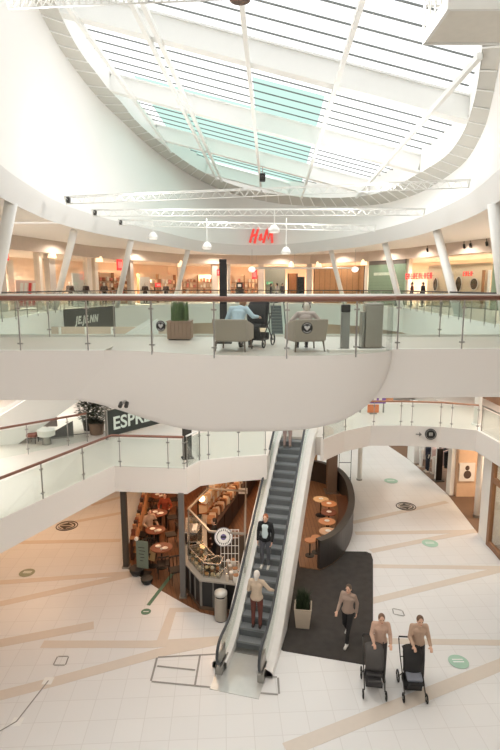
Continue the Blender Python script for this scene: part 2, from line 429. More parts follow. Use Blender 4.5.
stru(MB().box(-18, 18, -5.3, -5, 0, 12.7).build('wall_near', WHITE))
stru(MB().box(-18, -17.7, -5, 9, 0, 12.7).build('wall_left', WHITE))
stru(MB().box(17.7, 18, -5, 9, 0, 12.7).build('wall_right', WHITE))
stru(MB().box(-24, 24, -5, 3, -.3, 0).build('floor_near', TILES))
# ------------------------------------------------------------------ balustrades
def balustrade(label, path, zf, h=1.05, step=1.33, railm=RAILW, rr=.045, post=STEEL, curb=.05, flat=False, glass=GLASS, start=None):
    path = [Vector((p[0], p[1], 0)) for p in path]
    t = thing('glass_balustrade', label, 'railing', (path[0].x, path[0].y, zf))
    z1 = zf+h
    # stations along the path
    L = [0]
    for a, b in zip(path, path[1:]): L.append(L[-1]+(b-a).length)
    def at(s):
        for i in range(len(path)-1):
            if s <= L[i+1]+1e-6:
                u = (s-L[i])/max(1e-6, L[i+1]-L[i]); return path[i].lerp(path[i+1], u), (path[i+1]-path[i]).normalized()
        return path[-1], (path[-1]-path[-2]).normalized()
    st = [] if start is None else [start]
    s = .02 if start is None else start+step
    while s < L[-1]: st.append(s); s += step
    if start is None:
        st = sorted(st+[x for x in L[1:] if min(abs(x-y) for y in st) > .25])
    hr = MB()
    if flat:
        for a, b in zip(path, path[1:]): hr.beam(Vector((a.x,a.y,z1)), Vector((b.x,b.y,z1)), rr*2.2, rr*1.5)
    else: hr.tube([(p.x, p.y, z1) for p in path], rr, 8)
    hr.build('handrail', railm, t, world=True, smooth=not flat)
    for x in st[:90]:
        p, d = at(x)
        mb = MB().beam((p.x, p.y, zf), (p.x, p.y, z1-rr*.6), .03, .022, up=(d.x, d.y, .001))
        for zz in (.18, .82):
            mb.beam((p.x-d.x*.05, p.y-d.y*.05, zf+zz*h), (p.x+d.x*.05, p.y+d.y*.05, zf+zz*h), .04, .03)
        mb.build('post', post, t, world=True)
    ends = [0]+st+[L[-1]]
    n = 0
    for a, b in zip(ends, ends[1:]):
        if b-a < .12 or n > 90: continue
        n += 1
        cuts = [a+.03]+[x for x in L if a+.03 < x < b-.03]+[b-.03]
        pts = [at(c)[0] for c in cuts]
        MB().ribbon([(p.x, p.y) for p in pts], .012, zf+curb, z1-.09).build('glass_panel', glass, t, world=True)
    return t

# ------------------------------------------------------------------ the footbridge across the void
XL, XR = -2.95, 2.86
def bulge_y(u): return .41*(1+math.cos(math.pi*u)) if u < 0 else .82*(1-u**3.6)
def top_at(u): return (XL+(XR-XL)*(u+1)/2, 10.42-bulge_y(u))
US2 = [-1+2*k/40 for k in range(41)]
FRONT = [(-9.7, 10.42)]+[top_at(u) for u in US2]+[(2.9, 10.62), (8.2, 10.95)]
m = MB(); m.prism([(x, y+.10) for x, y in FRONT]+[(8.2, 14.09), (-9.7, 14.09)], 8.1, 8.4)
stru(m.build('floor_bridge', mat('bridge_stone', (206, 196, 187), .4, var=.03)))
m = MB(); rows = []
for k in range(15):
    v = k/14; r = []
    xl = XL-1.0*v; xr = XR-.33*v**2.2; dep = 1-.30*v*v
    for u in US2:
        e = .5*(1+math.cos(math.pi*abs(u))) if u < 0 else 1-abs(u)**5
        r.append((xl+(xr-xl)*(u+1)/2, 10.42-bulge_y(u)*dep, 8.46-v*(1.0+.53*e)))
    rows.append(r)
rows.append([(p[0], 11.6, p[2]) for p in rows[-1]])
m.loft(rows)
m.loft([[r[-1] for r in rows[:-1]], [(r[-1][0], 11.2, r[-1][2]) for r in rows[:-1]]])
m.loft([[r[0] for r in rows[:-1]], [(r[0][0], 11.2, r[0][2]) for r in rows[:-1]]])
stru(m.build('trim_bridge_belly', FASC, smooth=True, weld=True))
stru(MB().ribbon([(-9.7, 10.42), (XL, 10.42)], .15, 7.44, 8.46, o0=-.02).build('trim_bridge_edge', FASC))
stru(MB().ribbon([(1.6, 10.54), (8.2, 10.95)], .15, 7.44, 8.46, o0=-.02).build('trim_bridge_edge.001', FASC))
stru(MB().box(-9.7, 8.2, 14.1, 14.2, 7.44, 8.46).build('trim_bridge_edge.002', FASC))
stru(MB().box(-9.7, 8.2, 10.7, 14.1, 7.44, 7.5).build('ceiling_bridge', FASC))
balustrade('curved glass balustrade with red-brown handrail along the near edge of the footbridge', FRONT, 8.4, 1.1, 1.36, RAILW, .05, start=1.0)
balustrade('straight glass balustrade with white rail along the far edge of the footbridge', [(-9.6, 14.0), (8.1, 14.0)], 8.4, 1.1, 1.75, STEELW, .045, start=.7)
FE = [(x*.985+.01, y*1.006) for x, y in EDGE]
balustrade('thin dark-railed glass balustrade along the left side of the upper gallery', FE[1:5], 8.4, 1.12, 1.5, DARK, .035, curb=.12)
balustrade('thin dark-railed glass balustrade across the far end of the upper gallery', FE[4:9], 8.4, 1.12, 1.5, DARK, .035, curb=.12)
balustrade('thin dark-railed glass balustrade along the right side of the upper gallery', FE[8:13], 8.4, 1.12, 1.5, DARK, .035, curb=.12)

# ------------------------------------------------------------------ leaning columns
def column(label, a, b, r=.17):
    t = thing('leaning_column', label, 'column', (a[0], a[1], a[2]), 0, 'white columns leaning outward below the drum')
    a, b = Vector(a), Vector(b)
    MB().tube([a, a.lerp(b, .5), b], r, 16).build('shaft', STEELW, t, world=True, smooth=True)
    MB().lathe([(r*1.5, 0), (r*1.5, .05), (r*1.05, .06)], a, 16).build('base_collar', STEELW, t, world=True)
    return t
def colpx(label, top, bot, r=.17):      # foot on the gallery edge, head under the lip of the drum
    f = P(bot[0], bot[1], 8.52); h = P(top[0], top[1], 12.3)
    if (h-f).to_2d().length > 4: h = f.lerp(h, .99); 
    column(label, f, h, r)
colpx('thick white leaning column at the far left, nearest the red lamp sign', (11, 203), (-10, 321), .19)
colpx('white leaning column between the red-striped poster shop and the dark mannequins', (74, 231), (55, 308), .17)
colpx('white leaning column in front of the shop with the small pink-red wall sign', (131, 240), (117, 306), .17)
colpx('slim white leaning column left of the black totem in front of warm shelves', (188, 250), (174, 303), .17)
colpx('slim white leaning column beside the orange wood wall', (331, 251), (344, 303), .17)
colpx('white leaning column crossing the green shopfront', (385, 243), (401, 308), .18)
colpx('white leaning column right of the red light lettering, standing before oval mirrors', (437, 231), (459, 316), .19)
colpx('white leaning column at the right border before the green pier', (494, 203), (507, 325), .2)
# ------------------------------------------------------------------ people
def remeshed(mb, name, m, parent, vox=.011, it=5):
    o = mb.build(name+'_raw', m)
    r = o.modifiers.new('r', 'REMESH'); r.mode = 'VOXEL'; r.voxel_size = vox
    q = o.modifiers.new('s', 'SMOOTH'); q.iterations = it; q.factor = .5
    bpy.context.view_layer.update()
    me = bpy.data.meshes.new_from_object(o.evaluated_get(bpy.context.evaluated_depsgraph_get()))
    old = o.data; bpy.data.objects.remove(o); bpy.data.meshes.remove(old)
    me.name = name; me.polygons.foreach_set('use_smooth', [True]*len(me.polygons))
    if not me.materials: me.materials.append(m)
    n = bpy.data.objects.new(name, me); COL.objects.link(n); n.parent = parent
    return n
STAND = dict(pelvis=(0,0,.93), waist=(0,.0,1.10), chest=(0,0,1.28), neck=(0,-.01,1.45), head=(0,.02,1.585),
    shL=(-.165,0,1.40), elL=(-.225,-.02,1.13), wrL=(-.215,.10,.89), shR=(.165,0,1.40), elR=(.225,-.02,1.13), wrR=(.215,.10,.89),
    hipL=(-.09,0,.90), knL=(-.10,.03,.50), anL=(-.10,0,.09), hipR=(.09,0,.90), knR=(.10,.03,.50), anR=(.10,0,.09))
WALK = dict(STAND, knL=(-.09,.17,.53), anL=(-.09,.30,.10), knR=(.09,.0,.50), anR=(.09,-.28,.16), wrL=(-.225,-.06,.87), elL=(-.215,-.12,1.14), wrR=(.22,.26,.98), elR=(.215,.05,1.13))
PUSH = dict(STAND, waist=(0,.02,1.10), chest=(0,.05,1.28), neck=(0,.07,1.44), head=(0,.11,1.57), shL=(-.165,.05,1.39), shR=(.165,.05,1.39), elL=(-.225,.10,1.13), elR=(.225,.10,1.13), wrL=(-.20,.36,1.08), wrR=(.20,.36,1.08),
    knL=(-.09,.15,.52), anL=(-.09,.22,.10), knR=(.09,.0,.50), anR=(.09,-.24,.14))
SIT = dict(pelvis=(0,0,.50), waist=(0,-.02,.68), chest=(0,-.01,.87), neck=(0,0,1.05), head=(0,.03,1.19),
    shL=(-.165,0,1.00), elL=(-.27,.02,.73), wrL=(-.22,.26,.70), shR=(.165,0,1.00), elR=(.27,.02,.73), wrR=(.22,.26,.70),
    hipL=(-.09,.05,.49), knL=(-.12,.47,.50), anL=(-.12,.50,.09), hipR=(.09,.05,.49), knR=(.12,.47,.50), anR=(.12,.50,.09))
def person(label, loc, rz, pose=STAND, top=(120,120,120), bottom=(60,60,70), shoes=(40,38,36), hair=(90,62,42), skin=SKIN, H=1.7, long=0, bald=False, vox=.011, coat=0, tname='top', bname='trousers', group=None, hands=True):
    t = thing('person', label, 'person', loc, rz, group); t.scale = (H/1.7,)*3
    J = {k: Vector(v) for k, v in pose.items()}
    b = MB(); hd = J['head']
    b.ball(hd+Vector((0,0,.01)), (.074, .094, .108), 16)
    b.capsule(hd+Vector((0,.045,-.06)), hd+Vector((0,.055,-.085)), .045, .03)            # jaw and chin
    b.capsule(hd+Vector((0,.088,.012)), hd+Vector((0,.110,-.022)), .011, .016)           # nose
    for s in (-1, 1): b.ball(hd+Vector((s*.076,-.005,-.005)), (.012, .022, .034), 8)     # ears
    b.capsule(J['neck']-Vector((0,0,.05)), hd-Vector((0,.01,.05)), .056, .050)
    def torso(m, g=0):
        m.capsule(J['pelvis']+Vector((-.065,0,0)), J['pelvis']+Vector((.065,0,0)), .105+g, .105+g)
        m.capsule(J['pelvis']+Vector((-.04,0,0)), J['waist']+Vector((-.035,0,0)), .105+g, .095+g); m.capsule(J['pelvis']+Vector((.04,0,0)), J['waist']+Vector((.035,0,0)), .105+g, .095+g)
        for s in (-1, 1): m.capsule(J['waist']+Vector((s*.035,0,0)), J['chest']+Vector((s*.06,0,0)), .088+g, .095+g)
        m.capsule(J['chest']+Vector((-.065,0,.01)), J['chest']+Vector((.065,0,.01)), .095+g, .095+g)
        m.capsule(J['shL'].lerp(J['shR'], .08), J['shR'].lerp(J['shL'], .08), .05+g*.8, .05+g*.8)
        for q in 'LR': m.capsule(J['neck']-Vector((0,0,.005)), J['sh'+q]-Vector((0,0,.015)), .045+g*.6, .045+g*.6); m.capsule(J['chest'], J['neck']-Vector((0,0,.03)), .09+g, .058+g)
    def leg(m, s, g=0, upto=1):
        m.capsule(J['hip'+s], J['kn'+s], .085+g, .056+g); m.capsule(J['kn'+s], J['an'+s].lerp(J['kn'+s], 1-upto), .054+g, .038+g*.8)
    def arm(m, s, g=0, upto=1):
        m.capsule(J['sh'+s], J['el'+s], .052+g, .041+g); m.capsule(J['el'+s], J['wr'+s].lerp(J['el'+s], 1-upto), .040+g, .028+g)
    torso(b)
    for s in 'LR':
        leg(b, s); arm(b, s)
        a = J['an'+s]; b.capsule(a+Vector((0,-.02,-.04)), a+Vector((0,.13,-.055)), .034, .026)
        w = J['wr'+s]; d = (w-J['el'+s]).normalized(); sd = -1 if s == 'L' else 1
        x = Vector((1,0,0)); x = (x-d*x.dot(d)).normalized(); nrm = d.cross(x)*(1)
        wd = nrm if abs(d.z) > .6 else x                                # width of the palm
        cu = (d.cross(wd))*(1)
        if cu.dot(Vector((-sd*1.0, .1, -.6))) < 0: cu = -cu
        for k in (-1, -.33, .33, 1): b.capsule(w, w+d*.075+wd*.028*k, .018, .013, 8)
        if hands:
            for k, ln in ((-1, .058), (-.33, .074), (.33, .078), (1, .068)):
                p = w+d*.08+wd*.030*k; q = p+d*ln*.5+cu*.012; r = q+d*ln*.4+cu*.034
                b.capsule(p, q, .0095, .009, 8); b.capsule(q, r, .009, .0078, 8)
            p = w+d*.025+wd*.022; q = p+wd*.034+d*.022+cu*.012; b.capsule(p, q, .012, .0105, 8); b.capsule(q, q+d*.030+cu*.012, .0105, .009, 8)
    remeshed(b, 'body', skin, t, vox, 3)
    c = MB(); torso(c, .014)
    for s in 'LR': arm(c, s, .013, .92)
    if coat:
        for s in 'LR': c.capsule(J['hip'+s]+Vector((0,0,.02)), J['hip'+s].lerp(J['kn'+s], coat), .10, .085)
        c.capsule(J['hipL'].lerp(J['knL'], coat*.9), J['hipR'].lerp(J['knR'], coat*.9), .08, .08)
    remeshed(c, tname, mat('cloth_%d_%d_%d' % top, top, .9, scale=30), t, vox+.003, 4)
    c = MB(); c.capsule(J['pelvis']+Vector((-.07,0,0)), J['pelvis']+Vector((.07,0,0)), .112, .112)
    for s in 'LR': leg(c, s, .012, .94)
    remeshed(c, bname, mat('cloth_%d_%d_%d' % bottom, bottom, .9, scale=30), t, vox+.003, 3)
    for s in 'LR':
        a = J['an'+s]; c = MB(); c.capsule(a+Vector((0,-.03,-.04)), a+Vector((0,.14,-.052)), .046, .038); c.capsule(a, a-Vector((0,0,.03)), .044, .046)
        remeshed(c, 'shoe', mat('shoe_%d_%d_%d' % shoes, shoes, .6), t, .012, 2)
    if not bald:
        c = MB(); c.ball(hd+Vector((0,-.018,.028)), (.086, .098, .104), 14); c.ball(hd+Vector((0,-.05,-.02)), (.074, .064, .085), 12)
        if long: c.capsule(hd+Vector((0,-.07,0)), hd+Vector((0,-.085,-long)), .07, .045)
        remeshed(c, 'hair', mat('hair_%d_%d_%d' % hair, hair, .7, var=.2, scale=60), t, .012, 2)
    for s in (-1, 1): MB().ball(hd+Vector((s*.031,.086,.018)), (.013, .008, .008), 10).build('eye', DARK, t, smooth=True)
    MB().ball(hd+Vector((0,.098,-.052)), (.024, .008, .007), 10).build('mouth', mat('lips', (176, 98, 92), .5), t, smooth=True)
    return t

# ------------------------------------------------------------------ the escalator
B0, T0 = Vector((-.10, 12.25, 0)), Vector((1.68, 19.0, 4.2))
ERUN = (T0-B0).to_2d().length; ERZ = math.atan2(-(T0-B0).x, (T0-B0).y)
F1, F2 = .45, ERUN-.5; GR = 4.2/(F2-F1)
def ez(y):                               # height of the step line at run y
    if y <= F1: return 0
    if y >= F2: return 4.2
    return (y-F1)*GR
def ezs(y):                              # the same, rounded at both ends
    return sum(ez(y+d) for d in (-.5, -.3, -.1, .1, .3, .5))/6
ALU = mat('escalator_aluminium', (206, 206, 203), .35, .6)
STEP = mat('step_grey', (138, 142, 144), .5, .3)
CLEAT = mat('step_edge', (98, 102, 104), .5)
HANDR = mat('handrail_rubber', (62, 66, 70), .4)
ESCW = mat('escalator_white', (238, 236, 232), .4)
def make_escalator(label, loc, rz):
    t = thing('escalator', label, 'escalator', loc, rz)
    n = 0; y = F1; sr = .2; sd = sr/GR
    while y < F2-.01:
        z = ez(y)+sr; mb = MB().box(-.40, .40, y, y+sd+.02, z-.03, z).box(-.40, .40, y, y+.02, z-sr, z-.03, 1).box(-.40, .40, y-.002, y+.03, z-.004, z+.003, 1)
        for k in range(16): mb.box(-.39+k*.05, -.37+k*.05, y+.03, y+sd, z, z+.004)
        mb.build('step', [STEP, CLEAT], t); y += sd
    ys = [-.7+(ERUN+1.5)*k/60 for k in range(61)]
    for y0, y1, zz in ((-1.15, .28, .012), (F2+.2, ERUN+1.1, 4.212)):
        mb = MB().box(-.62, .62, y0, y1, zz-.03, zz); mb.build('landing_plate', ALU, t)
    MB().box(-.40, .40, .26, F1+.02, .0, .035).build('comb_plate', STEEL, t); MB().box(-.40, .40, F2-.02, F2+.25, 4.18, 4.225).build('comb_plate', STEEL, t)
    for s in (-1, 1):
        yy = [y for y in ys if -.45 <= y <= ERUN+.7]
        m = MB(); m.loft([[(s*.41, y, ezs(y)-.12) for y in yy], [(s*.41, y, ezs(y)+.20) for y in yy], [(s*.50, y, ezs(y)+.24) for y in yy]]); m.build('skirt', ESCW, t)
        m = MB(); m.loft([[(s*.535, y, ezs(y)+.24) for y in yy], [(s*.535, y, ezs(y)+.93) for y in yy], [(s*.545, y, ezs(y)+.93) for y in yy], [(s*.545, y, ezs(y)+.24) for y in yy]]); m.build('glass_side', GLASS, t)
        m = MB(); m.loft([[(s*.50, y, ezs(y)+.24) for y in yy], [(s*.62, y, ezs(y)+.24) for y in yy], [(s*.78, y, ezs(y)+.16) for y in yy], [(s*.80, y, ezs(y)+.10) for y in yy], [(s*.80, y, ezs(y)-.75 if 1.0 < y else max(ezs(y)-.75, .0)) for y in yy], [(s*.50, y, ezs(y)-.75 if 1.0 < y else 0) for y in yy]]); m.build('side_cladding', ESCW, t)
        p = [(s*.54, y, ezs(y)+.97) for y in yy]
        e0 = Vector(p[0]); e1 = Vector(p[-1])
        lo = [e0+Vector((0, -.38*math.sin(a), -.36*(1-math.cos(a)))) for a in [math.pi*k/8 for k in range(8, 0, -1)]]
        hi = [e1+Vector((0, .38*math.sin(a), -.36*(1-math.cos(a)))) for a in [math.pi*k/8 for k in range(1, 9)]]
        m = MB().tube(lo+p+hi, .038, 8); m.build('handrail', HANDR, t, smooth=True)
        m = MB(); m.cbox((s*.54, -.40, .40), (.05, .5, .42)); m.cbox((s*.54, -.35, .12), (.16, .6, .24)); m.build('newel', STEEL, t, bevel=.02)
        m = MB(); m.cbox((s*.54, ERUN+.75, 4.60), (.05, .4, .42)); m.cbox((s*.54, ERUN+.7, 4.3), (.16, .5, .2)); m.build('newel', STEEL, t, bevel=.02)
    m = MB(); yy = [y for y in ys if 1.0 < y <= ERUN+.6]
    m.loft([[(-.80, y, ezs(y)-.75) for y in yy], [(.80, y, ezs(y)-.75) for y in yy]]); m.build('soffit_panel', ESCW, t)
    return t
esc = make_escalator('grey escalator with white cladding rising from the tiled floor through the cafe', B0, ERZ)
def E(y, lat=0, dz=0):                   # a point on the moving stair
    d = Vector((math.sin(-ERZ), math.cos(-ERZ), 0)); r = Vector((d.y, -d.x, 0))
    return B0+d*y+r*lat+Vector((0, 0, dz))
def on_step(y):
    k = int((y-F1)/(.2/GR)); return (k+1)*.2, F1+(k+.5)*.2/GR
z, y = on_step(1.0); person('white-haired person in beige jacket riding the lower escalator steps, hand towards right rail', E(y, .06, z), ERZ, dict(STAND, wrR=(.42,.22,1.06), elR=(.34,.05,1.18), wrL=(-.2,.2,1.02)), (206, 186, 164), (112, 66, 58), (60, 44, 40), (226, 220, 212), long=.1)
z, y = on_step(2.35); person('red-haired person in black jacket over pale shirt standing halfway up the escalator', E(y, -.03, z), ERZ+math.pi, STAND, (30, 30, 32), (84, 86, 92), (216, 212, 206), (150, 84, 48), long=.16)
z, y = on_step(6.0); person('person in pinkish grey clothes standing at the top of the escalator', E(y, -.1, z), ERZ, STAND, (176, 170, 164), (172, 150, 144), (120, 110, 104), (120, 96, 76))
# pale shirt front of the rider with the open jacket
r = [o for o in COL.objects if o.get('category') == 'person' and 'red-haired' in o['label']][0]
c = MB(); c.capsule((-.025, .035, 1.02), (-.03, .045, 1.33), .088, .082); c.capsule((.025, .035, 1.02), (.03, .045, 1.33), .088, .082)
remeshed(c, 'shirt', mat('pale_shirt', (206, 222, 224), .9), r, .013, 3)
t = make_escalator('pale escalator far behind the footbridge, seen head-on between the two armchairs', (1.9, 32.4, 4.2), 0)
# ------------------------------------------------------------------ ground floor: cafe under the gallery
def post(label, x, y, z0, z1, w, m=DARK):
    t = thing('column', label, 'column', (x, y, z0))
    MB().box(-w/2, w/2, -w/2, w/2, 0, z1-z0).build('shaft', m, t, bevel=.01)
    MB().box(-w*.7, w*.7, -w*.7, w*.7, 0, .05).build('base_plate', STEEL, t)
    return t
post('dark square post at the left front corner of the cafe', -4.35, 16.95, .01, ZB, .19, mat('post_brown', (74, 66, 58), .5))
post('grey square post beside the left end of the cafe counter', -2.12, 15.15, .01, ZB, .17, mat('post_grey', (110, 106, 102), .5))
def round_table(label, x, y, top=WOODM, r=.36, h=.74, group=None):
    t = thing('cafe_table', label, 'table', (x, y, .014), 0, group)
    MB().lathe([(r-.02, h-.035), (r, h-.025), (r, h-.005), (r-.01, h)], seg=24).build('tabletop', top, t, smooth=False)
    MB().lathe([(.03, .03), (.03, h-.03)], seg=10).build('stem', BLACK, t)
    MB().lathe([(.22, 0), (.22, .02), (.05, .04)], seg=18).build('base', BLACK, t)
    return t
def make_chair(label, loc, rz, group=None, m=None):
    m = m or mat('chair_black', (44, 34, 28), .5)
    t = thing('cafe_chair', label, 'chair', loc, rz, group)
    MB().cbox((0, 0, .45), (.42, .42, .035)).build('seat', m, t, bevel=.01)
    b = MB(); b.tube([(-.19+.38*k/8, -.20-.05*math.sin(math.pi*k/8), .80) for k in range(9)], .028, 8)
    for x in (-.18, -.06, .06, .18): b.tube([(x, -.19, .46), (x, -.23, .80)], .012, 6)
    b.build('backrest', m, t, smooth=True)
    for x in (-.18, .18):
        for y in (-.18, .18): MB().tube([(x*1.08, y*1.08, 0), (x, y, .44)], .016, 6).build('leg', m, t, smooth=True)
    return t
TABRED = mat('table_red_brown', (128, 70, 46), .4, scale=8, var=.15)
tabs = [(-3.95, 21.6, 'behind the others'), (-3.72, 19.8, 'third'), (-3.55, 18.3, 'second'), (-3.1, 16.95, 'nearest')]
names = ['round red-brown cafe table farthest back along the left divider', 'round red-brown cafe table second from the back along the left divider', 'round red-brown cafe table second from the front along the left divider', 'round red-brown cafe table nearest the green menu stand']
proto = None
for (x, y, _), nm in zip(tabs, names): round_table(nm, x, y, TABRED, .38)
ch0 = None
G = 'dark chairs round the small cafe tables'
for i, (x, y, _) in enumerate(tabs):
    for k, a in enumerate((20, 160, 265) if i < 3 else (150, 285)):
        a = R(a); p = (x+.58*math.cos(a), y+.58*math.sin(a), .014); rz = a+R(90)
        lb = 'dark spindle-backed chair drawn up to a small table along the left cafe divider'
        if ch0 is None: ch0 = make_chair(lb, p, rz, G)
        else: dup(ch0, p, rz, lb, G)
dup(ch0, (-2.45, 16.0, .014), R(200), 'dark chair standing alone on the planks, right of the nearest cafe table', G)
PLATE = mat('white_china', (238, 232, 224), .3)
for i, (x, y, _) in enumerate(tabs):
    for dx, dy in ((-.12, .05), (.14, -.08)):
        t = tag(MB().lathe([(.05, 0), (.10, .015), (.105, .02), (.05, .008), (.001, .006)], (x+dx, y+dy, .756), 16).build('plate', PLATE), 'small white plate on a red-brown cafe table', 'plate', 'white plates on the left cafe tables')
    t = thing('cup', 'white coffee cup standing on a red-brown cafe table', 'cup', (x+.03, y-.2, .756), 0, 'white cups on the left cafe tables')
    MB().lathe([(.025, 0), (.04, .07), (.036, .07), (.022, .008), (.001, .006)], seg=14).build('bowl', PLATE, t, smooth=True)
    MB().tube([(.036, 0, .055), (.065, 0, .05), (.065, 0, .025), (.03, 0, .02)], .006, 6).build('handle', PLATE, t, smooth=True)
# seated guests in the dim cafe
person('seated cafe guest in rust-red top at the third table along the divider', (-3.55, 20.55, .0), R(180), SIT, (150, 70, 46), (50, 44, 42), hair=(60, 42, 30), vox=.016, hands=False)
person('seated cafe guest in pale shirt at the second table from the front', (-3.9, 18.95, .0), R(215), SIT, (206, 178, 156), (60, 56, 54), hair=(50, 36, 28), vox=.016, hands=False)
# divider with shelves along the left edge
t = thing('shelf_divider', 'long dark wooden shelf divider along the left edge of the cafe', 'divider', (-4.3, 17.3, .014))
MB().ribbon([(-5.05, 25.7), (-4.30, 17.4)], .10, .014, .8).build('back_panel', WOODD, t, world=True)
for z in (.3, .55): MB().ribbon([(-4.95, 25.7), (-4.20, 17.4)], .12, z, z+.03).build('ledge', WOODM, t, world=True)
MB().ribbon([(-5.07, 25.7), (-4.32, 17.4)], .24, .8, .83).build('top_board', WOODM, t, world=True)
BOOKC = [(120, 66, 44), (168, 120, 84), (70, 50, 42), (150, 88, 60), (196, 160, 120), (58, 52, 50)]
for k in range(22):
    u = k/22; x = -4.24-.70*u; y = 17.7+7.6*u; h = .18+.12*random.random()
    tag(MB().cbox((x, y, .83+h/2), (.14, .10+.1*random.random(), h), R(5)).build('box', mat('goods_%d' % (k % 6), BOOKC[k % 6], .6), bevel=.006), 'small brown box or tin on the long shelf divider', 'box', 'goods on the shelf divider')
# menu stand, tan board and pots
c = P(143, 574, .014)
t = thing('menu_stand', 'tall grey-green menu stand by the dark post, white knob on top', 'sign', (c.x, c.y, .014), R(-14))
GG = mat('grey_green_board', (122, 134, 120), .6)
MB().cbox((0, 0, .72), (.44, .035, 1.0)).build('board', GG, t, bevel=.01)
MB().cbox((0, 0, .11), (.05, .05, .22)).cbox((0, 0, .02), (.5, .34, .04)).build('foot', BLACK, t)
MB().ball((-.2, 0, 1.27), .075).build('knob', PLATE, t, smooth=True)
for k in range(5): MB().cbox((-.02+.03*(k % 2), -.021, .98-.12*k), (.24-.03*k, .004, .02)).build('printed_line', BLACK, t)
c = P(148, 570, .014)
t = thing('menu_board', 'tan slanted menu board leaning beside the grey-green stand', 'sign', (c.x+.12, c.y+.25, .014), R(-30))
MB().cbox((0, 0, .45), (.26, .03, .42), rx=R(-18)).build('board', mat('tan_board', (198, 168, 122), .6), t)
MB().tube([(0, 0, 0), (0, .03, .3)], .015, 6).build('stem', BLACK, t); MB().lathe([(.16, 0), (.16, .02), (.02, .03)]).build('base', BLACK, t)
for lb, px, r in (('large black round pot at the foot of the grey-green menu stand', (137, 574), .25), ('low black round pot on the cafe edge in front of the menu stand', (147, 583), .2)):
    c = P(px[0], px[1], .014); t = thing('pot', lb, 'pot', (c.x, c.y, .014))
    MB().lathe([(r*.7, 0), (r, r*.6), (r*.96, r*.9), (r*.82, r*.9), (r*.8, r*.5), (.001, r*.45)], seg=22).build('bowl', BLACK, t, smooth=True)
    MB().lathe([(r*1.02, r*.86), (r*1.04, r*.92), (r*.85, r*.92)], seg=22).build('rim', DARK, t, smooth=True)
# counter
CP = [(-2.42, 18.8), (-2.10, 15.55), (-1.50, 14.52), (-.36, 14.28)]
t = thing('counter', 'dark angled cafe counter with pale top near the foot of the escalator', 'counter', (-1.5, 14.5, .014))
MB().ribbon(CP, .66, .014, .95).build('carcass', BLACK, t, world=True)
MB().ribbon(CP, .74, .95, 1.0, o0=-.05).build('countertop', mat('counter_top', (176, 168, 158), .3), t, world=True)
for a, b, n in ((CP[1], CP[2], 3), (CP[2], CP[3], 3), (CP[0], CP[1], 6)):
    for k in range(n+1):
        u = (k+.06)/(n+.12); x = a[0]+(b[0]-a[0])*u; y = a[1]+(b[1]-a[1])*u
        MB().box(x-.022, x+.022, y-.03, y+.03, .014, .95).build('batten', mat('batten', (120, 116, 110), .4), t, world=True)
MB().ribbon(CP, .05, .02, .12, o0=-.04).build('plinth', mat('plinth', (96, 78, 62), .5), t, world=True)
PASTC = [(206, 150, 92), (178, 110, 60), (226, 196, 150), (120, 66, 40), (232, 214, 190)]
def display_case(label, a, b, n):
    a, b = Vector(a+(1.0,)), Vector(b+(1.0,)); d = b-a; L = d.length; rz = math.atan2(d.y, d.x)
    t = thing('display_case', label, 'display case', a, rz)
    MB().box(0, L, .06, .58, .0, .04).box(0, L, .06, .09, .46, .48).box(0, L, .55, .58, .46, .48).box(0, .03, .06, .58, .46, .48).box(L-.03, L, .06, .58, .46, .48).build('frame', CHROME, t); MB().box(.03, L-.03, .09, .55, .465, .475).build('glass_top', GLASSD, t)
    MB().box(0, L, .08, .56, .24, .252).build('glass_shelf', GLASSD, t)
    for q in ((0, L, .06, .07), (0, L, .57, .58)): MB().box(q[0], q[1], q[2], q[3], .04, .46).build('glass_pane', GLASSD, t)
    for x in (0, L-.012): MB().box(x, x+.012, .07, .57, .04, .46).build('glass_pane', GLASSD, t)
    for x in (.01, L-.02):
        for y in (.065, .57): MB().box(x, x+.015, y, y+.015, .04, .46).build('corner_bar', CHROME, t)
    M = Matrix.Translation(a) @ Matrix.Rotation(rz, 4, 'Z')
    for k in range(n):
        for z in (.042, .254):
            p = M @ Vector((.09+(L-.18)*k/(n-1), .18+.24*(k % 2), z)); r = .05+.02*random.random()
            tag(MB().lathe([(r*.8, 0), (r, r*.4), (r*.7, r*.95), (.001, r*1.1)], p, 12).build('pastry', mat('pastry_%d' % ((k+int(z*10)) % 5), PASTC[(k+int(z*10)) % 5], .6), smooth=True), 'small baked pastry behind glass in the counter display case', 'pastry', 'pastries in the display cases')
display_case('glass pastry case on the angled left stretch of the counter', (-2.06, 15.6), (-1.53, 14.68), 7)
display_case('glass pastry case on the counter front, left of the jars', (-1.45, 14.56), (-.92, 14.45), 5)
display_case('glass pastry case along the rear left run of the counter', (-2.33, 17.9), (-2.12, 15.9), 9)
for k, (px, py) in enumerate([(227,583),(231,581),(236,584),(226,577),(230,574),(235,577),(239,580),(228,569),(233,568),(238,571)]):
    c = P(px, py, 1.0); c.y += .12
    r = .055+.02*(k % 3); t = thing('jar', 'stout glass jar with pale lid crowded at the right end of the counter', 'jar', (c.x, c.y, 1.0), 0, 'jars and tins on the right end of the counter')
    MB().lathe([(r*.9, 0), (r, .02), (r, .17), (r*.8, .2)], seg=14).build('body', mat('jar_%d' % (k % 3), [(214, 200, 184), (190, 168, 146), (228, 222, 214)][k % 3], .25), t, smooth=True)
    MB().lathe([(r*.82, .2), (r*.84, .235), (.001, .24)], seg=14).build('lid', [CHROME, PLATE, WOODM][k % 3], t)
trim(MB().prism([(-1.6,18.2),(-1.4,15.6),(-1.1,15.2),(.1,14.95),(1.1,18.6),(.6,20)], .012, .022), mat('cafe_dark_floor', (36, 30, 27), .6))
